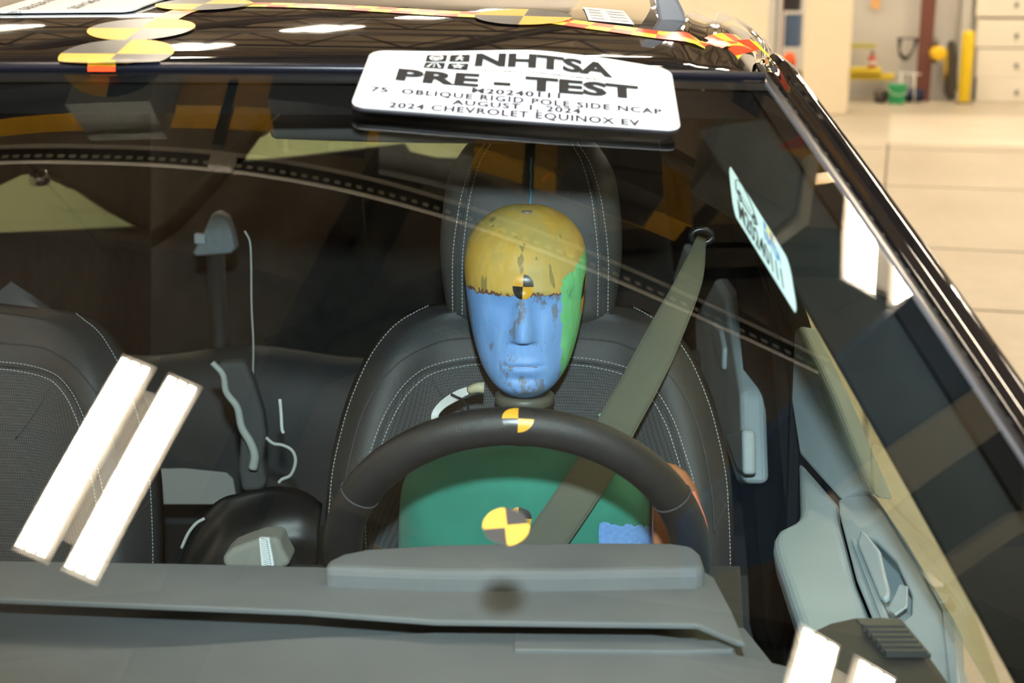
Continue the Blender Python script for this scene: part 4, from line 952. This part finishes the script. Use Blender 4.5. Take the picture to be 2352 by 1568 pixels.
plate('arm_plate', [PY(x, y, 1.60) for x, y in ((1500, 1140), (1512, 1146), (1521, 1165), (1528, 1195), (1553, 1199), (1556, 1225), (1550, 1300), (1500, 1300))], (0, .03, 0), M_SKIN, dummy, .006)
# thighs on the cushion
for sg in (1, -1): tube('thigh', [np.array([XT + sg * .09, 1.74, .66]), np.array([XT + sg * .10, 1.5, .67]), np.array([XT + sg * .11, 1.30, .68])], lambda t: .085 - .02 * t, mat('dummy_shorts', (.05, .06, .06), .8), dummy, 16, 5)
# sensor cable at the neck
sc = tag(empty('sensor_cable'), 'white sensor wire bundle with a tan plug hanging at the dummy neck', 'cable')
pl = [PY(1112, 890, 1.73), PY(1096, 890, 1.73), PY(1078, 896, 1.735)]
tube('plug', pl, lambda t: lerp(.0075, .0055, t), mat('tan_plug', (.48, .44, .30), .5), sc, 10, 3)
M_WIRE = mat('white_wire', (.68, .70, .70), .45)
for k in range(6):
    o_ = (k - 2.5) * 3.2
    tube('wire', [PY(1076, 896 + o_ * .8, 1.735), PY(1050 + o_ * .3, 908 + o_, 1.742), PY(1018 + o_ * .5, 928 + o_ * .7, 1.75), PY(1000 + o_ * .7, 950 + o_ * .2, 1.75), PY(1003 + o_ * .7, 966 - o_ * .4, 1.74), PY(1025, 962, 1.73), PY(1060, 952 + o_ * .5, 1.72)], .0017, M_WIRE, sc, 6, 6)
tube('cable_tie', [PY(1036, 905, 1.735), PY(1050, 912, 1.733), PY(1062, 918, 1.737), PY(1075, 935, 1.74), PY(1070, 948, 1.74), PY(1055, 940, 1.74)], .0016, M_RUBBER, sc, 6, 5)

# ------------------------------------------------------------------ clutter on the passenger side
bag = tag(empty('equipment_bag'), 'glossy black plastic wrapped equipment bag between the front seats', 'bag')
def BAG(a, b):
    t = a; cx = lerp(430, 735, t); ytop = smooth(t, [0, .15, .35, .65, .85, 1], [1290, 1190, 1135, 1122, 1135, 1165])
    p = PY(cx, ytop, 1.80); dz = b * .34; return p + np.array([0, -.16 * math.sin(b * 1.5) - .004 * math.sin(b * 34 + 6 * a), -dz * .9])
o = surf('wrap', BAG, 40, 40, mat('black_film', (.009, .009, .009), .38, spec=.3), bag); solid(o, .01, -1)
pch = tag(empty('zip_pouch'), 'small grey pouch with a chunky white zip beside the dash pad', 'pouch')
po = [(508, 1282), (530, 1262), (560, 1250), (596, 1238), (640, 1236), (650, 1265), (668, 1298), (640, 1310), (515, 1306)]
plate('pouch', [PY(x, y, 1.42) for x, y in po], (0, .04, 0), mat('grey_pouch_fabric', (.20, .20, .175), .85, bump=.3, bscale=900), pch, .010, 4)
zp = [PY(x, y, 1.408) for x, y in ((594, 1236), (618, 1237), (630, 1300), (600, 1300))]; plate('zip_tape', zp, (0, .006, 0), mat('zip_white', (.62, .67, .68), .5), pch, .001)
V = []; Fc = []
for k in range(12):
    for s in (-1, 1): p = PY(lerp(606, 615, k / 12) + s * 4, lerp(1240, 1298, k / 12) + s, 1.405); box_vf(p, (.0035, .004, .0016), V, Fc)
mesh('zip_teeth', V, Fc, MATS['zip_white'], pch, sm=False)['kind'] = 'stuff'
ppr = plate('paper_sheet', [PY(x, y, 2.30) for x, y in ((366, 1077), (420, 1076), (520, 1086), (535, 1100), (545, 1155), (480, 1158), (375, 1158))], (0, .004, 0), mat('dull_paper', (.30, .305, .29), .7), None, .001); tag(ppr, 'grey paper sheet lying behind the passenger seat', 'paper')
# cloth sleeve with white hose, thin hanging wires
slv = tag(empty('hose_sleeve'), 'grey cloth sleeve carrying a white hose behind the passenger seat', 'hose')
sl = [(495, 835), (560, 830), (585, 890), (603, 950), (610, 1000), (602, 1060), (612, 1110), (600, 1128), (555, 1130), (546, 1080), (552, 1000), (535, 930), (505, 880)]
plate('sleeve', [PY(x, y, 2.12) for x, y in sl], (0, .03, 0), mat('grey_sleeve', (.075, .078, .078), .85), slv, .008, 3)
tube('hose', [PY(x, y, 2.09) for x, y in ((487, 832), (512, 860), (520, 900), (545, 935), (555, 980), (575, 1015), (585, 1045), (581, 1076))], lambda t: .0045 + .003 * t, mat('pale_hose', (.42, .45, .43), .5), slv, 10, 6)
hw = tag(empty('hanging_wire'), 'thin pale wire hanging down behind the passenger seat', 'wire')
tube('wire', [PY(x, y, 2.3) for x, y in ((562, 530), (574, 555), (577, 605), (578, 700), (582, 790), (581, 880))], .0017, mat('rear_wire', (.42, .45, .43), .6), hw, 6, 6)
lw = tag(empty('looped_wire'), 'looped pale wire above the black equipment bag', 'wire')
tube('wire', [PY(x, y, 1.95) for x, y in ((611, 1004), (628, 1018), (650, 1022), (672, 1035), (679, 1060), (668, 1090), (648, 1100), (640, 1108))], .0026, mat('pale_wire', (.42, .45, .43), .6), lw, 6, 6)
tube('lead', [PY(x, y, 1.78) for x, y in ((470, 1190), (450, 1202), (432, 1225), (417, 1258))], .0024, MATS['pale_wire'], lw, 6, 6)
sk = tag(tube('silver_strap', [PY(x, y, 1.95) for x, y in ((643, 916), (646, 950), (648, 985), (652, 994))], .0026, mat('silver_strap', (.6, .65, .68), .35), None, 6, 4), 'short silver strap end beside the driver seat edge', 'strap')
tg_ = tag(plate('tape_scrap', [PY(x, y, 1.80) for x, y in ((650, 1124), (662, 1122), (690, 1130), (712, 1143), (690, 1138), (664, 1134))], (0, .003, 0), mat('dull_white_tape', (.6, .6, .6), .6), None), 'torn white tape scrap on the black equipment bag', 'tape')
bk2 = PY(1690, 1330, 1.50); lc = tag(empty('seat_lever'), 'small chrome-tipped seat lever beside the driver seat', 'lever')
plate('tip', [PY(x, y, 1.5) for x, y in ((1672, 1318), (1690, 1314), (1704, 1330), (1694, 1332))], (0, .01, 0), M_CHROME, lc, .002); plate('grip', [PY(x, y, 1.5) for x, y in ((1672, 1320), (1702, 1332), (1704, 1352), (1690, 1374), (1676, 1350))], (0, .03, 0), M_DARKINT, lc, .004)

# ------------------------------------------------------------------ placard on the windshield top
TE = [(852, 118, 1.352), (1000, 120, 1.354), (1200, 117, 1.358), (1330, 128, 1.364), (1541, 161, 1.372)]; TA = [0, .21, .50, .69, 1]
BE = [(804, 246, 1.255), (1000, 261, 1.262), (1250, 281, 1.268), (1400, 291, 1.272), (1564, 303, 1.275)]; BA = [0, .255, .585, .785, 1]
TP = [PY(*p) for p in TE]
def near_glass(px, py, gap): h = hit(WS, px, py, (.5, .95, 1.3)); return CAM + ray(px, py) * (h[2] - gap)
BP = [near_glass(p[0], p[1], .020) for p in BE]
def along(P, Aa, a): return np.array([smooth(min(max(a, 0), 1), Aa, [p[k] for p in P]) for k in range(3)]) + (P[1] - P[0]) / (Aa[1] - Aa[0]) * min(a, 0) + (P[-1] - P[-2]) / (Aa[-1] - Aa[-2]) * max(a - 1, 0)
def PLAC(a, b): return lerp(along(BP, BA, a), along(TP, TA, a), b)
def PLACT(a, b): return PLAC(a, b) + snorm(PLAC, a, b) * .0026
plac = tag(empty('test_placard'), 'white rounded PRE - TEST placard resting on the windshield top edge', 'placard')
def rounded(S, ra, rb, off, name, m, parent, thick, n=9, na=28, nb=12, a=(0, 1), b=(0, 1)):
    """surface patch with rounded corners"""
    V = []; Fc = []
    def clampx(B_):  # inset of the left/right edge at height B_
        d = min(B_, 1 - B_) / rb
        return 0 if d >= 1 else ra * (1 - math.sqrt(max(0, 1 - (1 - d) ** 2)))
    rows = sorted(set([0, 1] + [rb * (1 - math.cos(k / n * math.pi / 2)) for k in range(n + 1)] + [1 - rb * (1 - math.cos(k / n * math.pi / 2)) for k in range(n + 1)] + list(np.linspace(rb, 1 - rb, nb))))
    for r in rows:
        c = clampx(r)
        for i in range(na + 1):
            A_ = lerp(a[0], a[1], lerp(c, 1 - c, i / na)); B2 = lerp(b[0], b[1], r); V.append(S(A_, B2) + snorm(S, A_, B2) * off)
    W = na + 1
    for j in range(len(rows) - 1):
        for i in range(na): Fc.append((j * W + i, j * W + i + 1, (j + 1) * W + i + 1, (j + 1) * W + i))
    o = mesh(name, V, Fc, m, parent)
    if thick: solid(o, thick)
    return o
rounded(PLAC, .045, .10, 0, 'magnet_backing', mat('magnet_black', (.015, .013, .018), .5), plac, .0045)
rounded(PLAC, .045, .10, .0012, 'face_sheet', M_WHITE, plac, .001, na=80)
def inv(S, px, py):
    x = np.array([.5, .5]); e = 1e-4; t = np.array([px, py], float)
    for _ in range(40):
        f = proj(S(*x)) - t; J = np.stack([(proj(S(x[0] + e, x[1])) - proj(S(x[0] - e, x[1]))) / (2 * e), (proj(S(x[0], x[1] + e)) - proj(S(x[0], x[1] - e))) / (2 * e)], 1)
        s = np.linalg.solve(J, -f); x = x + np.clip(s, -.3, .3)
        if np.abs(s).max() < 1e-9: break
    return x
q0 = inv(PLAC, 815, 247); q1 = inv(PLAC, 838, 182); q2 = inv(PLAC, 1545, 237); q3 = inv(PLAC, 1545, 296)
def LAB(a, b): q = lerp(lerp(q0, q3, a), lerp(q1, q2, a), b); return PLAC(*q)
o = surf('paper_insert', LAB, 80, 8, M_PAPER, plac, off=.0018)
def pl_text(s, l, r, h, m, bold=0.0, spacing=1.0, mid=None):
    """l, r: baseline pixels, h: pixel of the top of the first letter"""
    a, b, t = inv(PLACT, *l), inv(PLACT, *r), inv(PLACT, *h); lettering(s, PLAC, a, b, (0, t[1] - a[1]), m, plac, bold + (.024 if bold < .04 else 0), spacing, .0026, mid=inv(PLACT, *(mid or ((l[0] + r[0]) / 2, (l[1] + r[1]) / 2))))
pl_text('NHTSA', (1090, 150), (1408, 177), (1094, 123), M_INK, .045, 1.0, (1250, 156))
pl_text('PRE - TEST', (908, 182), (1468, 226), (914, 157), M_INK, .05, 1.05)
pl_text('NATIONAL HIGHWAY TRAFFIC SAFETY ADMINISTRATION', (1086, 162), (1408, 189), (1087, 159), M_INK, .012, 1.0, (1211, 167))
pl_text('M20240111', (1083, 212), (1287, 226), (1087, 201), M_INKP, .012, 1.12)
pl_text('75', (850, 209), (890, 212), (853, 198), M_INKP, .006, 1.12); pl_text('o', (895, 206), (909, 207), (896, 200.5), M_INKP, -.005, 1.0)
pl_text('OBLIQUE RIGID POLE SIDE NCAP', (921, 214), (1521, 262), (924, 203), M_INKP, .010, 1.18)
pl_text('AUGUST 1, 2024', (1037, 239), (1334, 261), (1040, 228), M_INKP, .010, 1.12)
pl_text('2024 CHEVROLET EQUINOX EV', (891, 246), (1471, 289), (896, 234), M_INKP, .010, 1.12)
# four pictogram tiles
ICN = [((974, 978, 1027, 1029), (140, 125, 125, 140)), ]
def tile(pxs, kind):
    P = [inv(PLACT, *p) for p in pxs]           # bl, br, tr, tl
    def T(a, b): q = lerp(lerp(P[0], P[1], a), lerp(P[3], P[2], a), b); return PLAC(*q)
    t = rounded(T, .06, .08, .0020, 'pictogram_tile', M_INK, plac, 0, n=3, na=6, nb=4)
    def poly(pp, m=M_WHITE, off=.0026):
        V = [T(*p) + snorm(T, *p) * off for p in pp]; mesh('pictogram', V, [tuple(range(len(V)))], m, t, sm=False)
    def arc(cx, cy, rx, ry, w, n=24, a0=0, a1=2 * math.pi):
        V = []; Fc = []
        for k in range(n + 1):
            th = lerp(a0, a1, k / n)
            for r in (1, 1 - w): p = (cx + rx * r * math.cos(th), cy + ry * r * math.sin(th)); V.append(T(*p) + snorm(T, *p) * .0026)
        for k in range(n): Fc.append((2 * k, 2 * k + 2, 2 * k + 3, 2 * k + 1))
        mesh('pictogram', V, Fc, M_WHITE, t, sm=False)
    if kind == 0:
        arc(.5, .5, .34, .40, .22); poly([(.24, .58), (.76, .58), (.72, .46), (.60, .40), (.56, .16), (.44, .16), (.40, .40), (.28, .46)])
    elif kind == 1:
        arc(.52, .82, .06, .10, .99, 12); poly([(.44, .70), (.58, .70), (.56, .40), (.44, .40)]); poly([(.56, .68), (.72, .46), (.67, .42), (.53, .58)]); poly([(.46, .68), (.30, .48), (.34, .43), (.48, .58)])
        poly([(.44, .42), (.52, .42), (.36, .10), (.28, .14)]); poly([(.50, .42), (.57, .42), (.70, .12), (.62, .10)])
    elif kind == 2:
        poly([(.12, .12), (.26, .12), (.42, .85), (.38, .85)]); poly([(.74, .12), (.88, .12), (.62, .85), (.58, .85)])
        for y0, y1 in ((.12, .32), (.42, .58), (.66, .80)): poly([(.46, y0), (.54, y0), (.52, y1), (.48, y1)])
    else:
        pts = []
        for k in range(10):
            r = 1.0 if k % 2 == 0 else .42; th = math.pi / 2 + k * math.pi / 5; pts.append((.5 + .36 * r * math.cos(th), .48 + .44 * r * math.sin(th)))
        poly(pts); poly([(.5, .62), (.42, .36), (.58, .36)], M_INK, .0030)
tile([(977, 140), (1024, 140), (1028, 125), (981, 125)], 0); tile([(1031, 140), (1078, 141), (1080, 124), (1035, 125)], 1)
tile([(972, 154), (1019, 157), (1023, 143), (977, 142)], 2); tile([(1026, 157), (1073, 160), (1077, 145), (1031, 144)], 3)

# sticker inside the windshield, near the pillar
C = [hit(WS, *p, (.9, .8, 1.2))[:2] for p in ((1687, 482), (1836, 722), (1815, 592), (1674, 366))]
def STK(a, b): q = lerp(lerp(C[0], C[1], a), lerp(C[3], C[2], a), b); return WS(*q) - wsn(*q) * .003
stk = tag(empty('vehicle_sticker'), 'pale blue M20240111 sticker inside the glass by the windshield pillar', 'sticker')
rounded(STK, .06, .30, 0, 'sheet', mat('pale_blue_sticker', (.42, .55, .56), .6), stk, .0006)
lettering('M20240111', STK, (.10, .08), (.80, .08), (0, .36), M_INK, stk, .02, 1.0, .001)
M_LOGO = mat('logo_blue', (.03, .14, .36), .5); lettering('NHTSA', STK, (.56, .53), (.82, .53), (0, .22), M_LOGO, stk, .035, 1.0, .001)
for k, cc in enumerate(((.05, .17, .38), (.62, .48, .06), (.30, .07, .05), (.42, .45, .36))):
    a0 = .575 + k * .055; V = [STK(*p) + snorm(STK, *p) * .001 for p in ((a0, .79), (a0 + .045, .79), (a0 + .045, .92), (a0, .92))]; mesh('logo_tile', V, [(0, 1, 2, 3)], mat('logo_tile_%d' % k, cc, .5), stk, sm=False)
outl = [(.10, .62), (.11, .80), (.16, .92), (.24, .97), (.33, .92), (.40, .80), (.44, .66), (.45, .58), (.42, .56), (.41, .66), (.38, .66), (.37, .56), (.19, .56), (.18, .68), (.14, .68), (.13, .58)]
def on_stk(pp): return [STK(*p) + snorm(STK, *p) * .0008 for p in pp]
pp = on_stk(outl); V, Fc = tube_vf(catmull(pp + [pp[0]], 4), .0004, 4); mesh('car_outline', V, Fc, M_INK, stk)
for cx in (.16, .395):
    V, Fc = tube_vf(on_stk([(cx + .022 * math.cos(t), .575 + .08 * math.sin(t)) for t in np.linspace(0, 6.28, 15)]), .0004, 4); mesh('wheel_outline', V, Fc, M_INK, stk)
for k in range(5):
    cx, cy = .215 + k * .032, .66; pts = [(cx + .013 * (1 if j % 2 == 0 else .42) * math.sin(j * math.pi / 5), cy + .045 * (1 if j % 2 == 0 else .42) * math.cos(j * math.pi / 5)) for j in range(10)]
    mesh('star', on_stk(pts), [tuple(range(10))], M_INK, stk, sm=False)

# ------------------------------------------------------------------ tapes, targets, labels on the roof
def roof_at(px, py, g=(.3, .2, 1.5)): h = hit(ROOF, px, py, g); return h[0], h[1]
def roof_disc(px, py, r, label, rot, g=(.3, .2, 1.5)):
    u, s = roof_at(px, py, g); lu = np.linalg.norm(ROOF(u + .01, s) - ROOF(u - .01, s)) / .02; ls = np.linalg.norm(ROOF(u, s + .01) - ROOF(u, s - .01)) / .02
    o = disc_target('roof_target', ROOF, (u, s), r / lu, r / ls, None, .0016, 1, rot); return tag(o, label, 'target')
R1 = math.radians(-1)
roof_disc(268, 127, .0535, 'large quartered yellow and black target at the roof front edge', R1 + math.pi, (.05, .06, 1.4))
roof_disc(325, 68, .0535, 'second quartered target right behind the roof front edge target', R1 + math.pi, (.1, .15, 1.5))
roof_disc(469, 12, .0535, 'far quartered target where the two tapes meet on the roof', R1 + math.pi, (.2, .3, 1.6))
roof_disc(1203, 40, .0535, 'quartered target on the long cross tape of the roof', R1 + math.pi / 2, (.6, .25, 1.6))
def roof_tape(pxs, w, label, n=10, sq=.024, seed=0, both=True):
    uv = [(q[0], max(q[1], .004)) for q in (roof_at(*p[:2], p[2]) for p in pxs)]; P = catmull([np.array(q) for q in uv], 24); P3 = [ROOF(*q) for q in P]
    d = [0]
    for i in range(1, len(P3)): d.append(d[-1] + np.linalg.norm(P3[i] - P3[i - 1]))
    N_ = int(d[-1] / (sq / 3)); V = []; Fc = []; fm = []; cols = 2
    for k in range(N_ + 1):
        s = d[-1] * k / N_; i = min(max(int(np.searchsorted(d, s)) - 1, 0), len(P) - 2); t = (s - d[i]) / max(1e-9, d[i + 1] - d[i]); q = lerp(P[i], P[i + 1], t); q2 = lerp(P[i], P[i + 1], min(1, t + .05) if t < .9 else t - .05)
        p = ROOF(*q); nn = snorm(ROOF, *q); nn = nn if nn[2] > 0 else -nn; tv = P3[i + 1] - P3[i]; sdv = np.cross(nn, tv); sdv /= np.linalg.norm(sdv)
        for c in range(cols + 1): V.append(p + sdv * w * (c / cols - .5) + nn * .0009)
    for k in range(N_):
        for c in range(cols): a = k * (cols + 1) + c; Fc.append((a, a + 1, a + cols + 2, a + cols + 1)); fm.append((k // 3 + c * (1 if both else 0)) % 2)
    o = mesh('checker_tape', V, Fc, None, None, mats=[M_TAPEY, M_TAPER], fm=fm); return tag(o, label, 'tape')
roof_tape([(232, 160, (.05, .02, 1.4)), (268, 127, (.05, .06, 1.4)), (345, 68, (.1, .15, 1.5)), (400, 35, (.15, .2, 1.5)), (469, 12, (.2, .3, 1.6))], .028, 'red and yellow banded tape running from the roof front edge through the targets', both=False)
roof_tape([(469, 12, (.2, .3, 1.6)), (640, 13, (.3, .3, 1.6)), (800, 19, (.4, .3, 1.6)), (1000, 31, (.5, .28, 1.6)), (1203, 42, (.6, .25, 1.6)), (1400, 66, (.75, .22, 1.6)), (1560, 86, (.85, .2, 1.6)), (1660, 96, (.93, .15, 1.6)), (1716, 104, (.98, .12, 1.6))], .038, 'red and yellow checkered tape running across the roof to the door frame')
# tape wrapped over the pillar top
V = [PY(x, y, yy) for x, y, yy in ((1690, 92, 1.50), (1735, 96, 1.52), (1752, 112, 1.53), (1780, 142, 1.54), (1762, 132, 1.52), (1738, 118, 1.50), (1705, 126, 1.485), (1692, 134, 1.48), (1672, 108, 1.48))]
PX0 = [(1672, 108), (1690, 92), (1735, 96), (1752, 112), (1783, 146), (1760, 132), (1738, 117), (1706, 126), (1694, 133)]
tp = tag(empty('pillar_tape'), 'creased checkered tape end folded over the windshield pillar top', 'tape')
def tri_tape(pp, m): mesh('tape_square', [PY(x, y, 1.475 + (x - 1672) * .0006) for x, y in pp], [tuple(range(len(pp)))], m, tp, sm=False)
tri_tape([(1670, 108), (1680, 101), (1712, 99), (1709, 104), (1684, 104)], M_TAPEY); tri_tape([(1684, 104), (1709, 106), (1735, 117), (1705, 124), (1690, 128), (1672, 112)], M_TAPER); tri_tape([(1690, 128), (1705, 124), (1696, 136)], M_TAPEY)
tri_tape([(1709, 104), (1690, 92), (1720, 90), (1745, 112), (1735, 117)], M_TAPER); tri_tape([(1720, 90), (1740, 98), (1768, 128), (1786, 150), (1745, 112)], M_TAPEY)
o = tag(empty('roof_lip_tape'), 'short yellow and red tape end folded over the roof front lip', 'tape')
us = np.linspace(-.3, .6, 400); xs_ = [proj(header(u) + np.array([0, .006, .01]))[0] for u in us]; e0_, e1_ = (np.interp(202, xs_, us),), (np.interp(266, xs_, us),)
for (z0, z1, m) in ((.0, -.005, M_TAPEY), (-.005, -.010, M_TAPER)):
    uA, uB = e0_[0], e1_[0]; pts = [header(uA) + np.array([0, .006 + z0 * .3, .0125 + z0]), header(uB) + np.array([0, .006 + z0 * .3, .0125 + z0]), header(uB) + np.array([0, .006 + z1 * .3, .0125 + z1]), header(uA) + np.array([0, .006 + z1 * .3, .0125 + z1])]
    mesh('tape_fold', pts, [(0, 1, 2, 3)], m, o, sm=False)
# small label on the roof and large placard at its left
def roof_patch(pxs, gs): A_ = [np.array(roof_at(*p, g)) for p, g in zip(pxs, gs)]; return lambda a, b: ROOF(*lerp(lerp(A_[0], A_[1], a), lerp(A_[3], A_[2], a), b))
RL = roof_patch([(1352, 49), (1457, 59), (1432, 27), (1337, 18)], [(.7, .3, 1.7)] * 4)
rl = tag(empty('roof_label'), 'small white printed label on the roof beside the cross tape', 'label')
surf('sheet', RL, 10, 6, M_PAPER, rl, off=.0012)
M_FADE = mat('faded_print', (.58, .56, .52), .6)
for k in range(4):
    for (a0, a1) in ((.08, .38), (.52, .92)):
        V = [RL(*p) + snorm(RL, *p) * .0018 for p in ((a0, .14 + k * .2), (a1, .14 + k * .2), (a1, .22 + k * .2), (a0, .22 + k * .2))]; mesh('print_line', V, [(0, 1, 2, 3)], M_FADE, rl, sm=False)
rp_ = tag(empty('roof_placard'), 'large white placard with dark lettering lying on the roof', 'placard')
uR, sR = roof_at(300, 31, (.1, .22, 1.6)); LU = np.linalg.norm(ROOF(uR + .01, sR) - ROOF(uR - .01, sR)) / .02; LS = np.linalg.norm(ROOF(uR, sR + .01) - ROOF(uR, sR - .01)) / .02
def RPo(a, b): return ROOF(uR + (a - 1) * .152 / LU + b * .02 / LU, sR + b * .30 / LS - (a - 1) * -.004) + np.array([0, 0, .004])
rounded(RPo, .09, .05, 0, 'sheet', M_WHITE, rp_, .003)
def rtext(s, px, py, ln):
    a, b = inv(RPo, px, py); lettering(s, RPo, (a, b), (a, b + ln / .30), (-.0125 / .152, 0), M_INK, rp_, .012, 1.12, .001)
rtext('75° OBLIQUE RIGID POLE SIDE NCAP', 40, 33, .265); rtext('2024 CHEVROLET EQUINOX EV', 178, 21, .23)

# ------------------------------------------------------------------ put every Empty at the base of its thing
bpy.context.view_layer.update()
def leaves(o):
    out = []
    for c in o.children: out += [c] if c.type == 'MESH' else []; out += leaves(c)
    return out
for o in [o for o in list(SC.objects) if o.type == 'EMPTY' and o.parent is None and o.location.length < 1e-6 and o.children]:
    pts = [l.matrix_world @ Vector(c) for l in leaves(o) for c in l.bound_box]
    if not pts: continue
    mn = [min(p[k] for p in pts) for k in range(3)]; mx = [max(p[k] for p in pts) for k in range(3)]
    loc = Vector(((mn[0] + mx[0]) / 2, (mn[1] + mx[1]) / 2, mn[2])); o.location = loc
    for c in o.children: c.matrix_parent_inverse = Matrix.Translation(-loc)
bpy.context.view_layer.update()
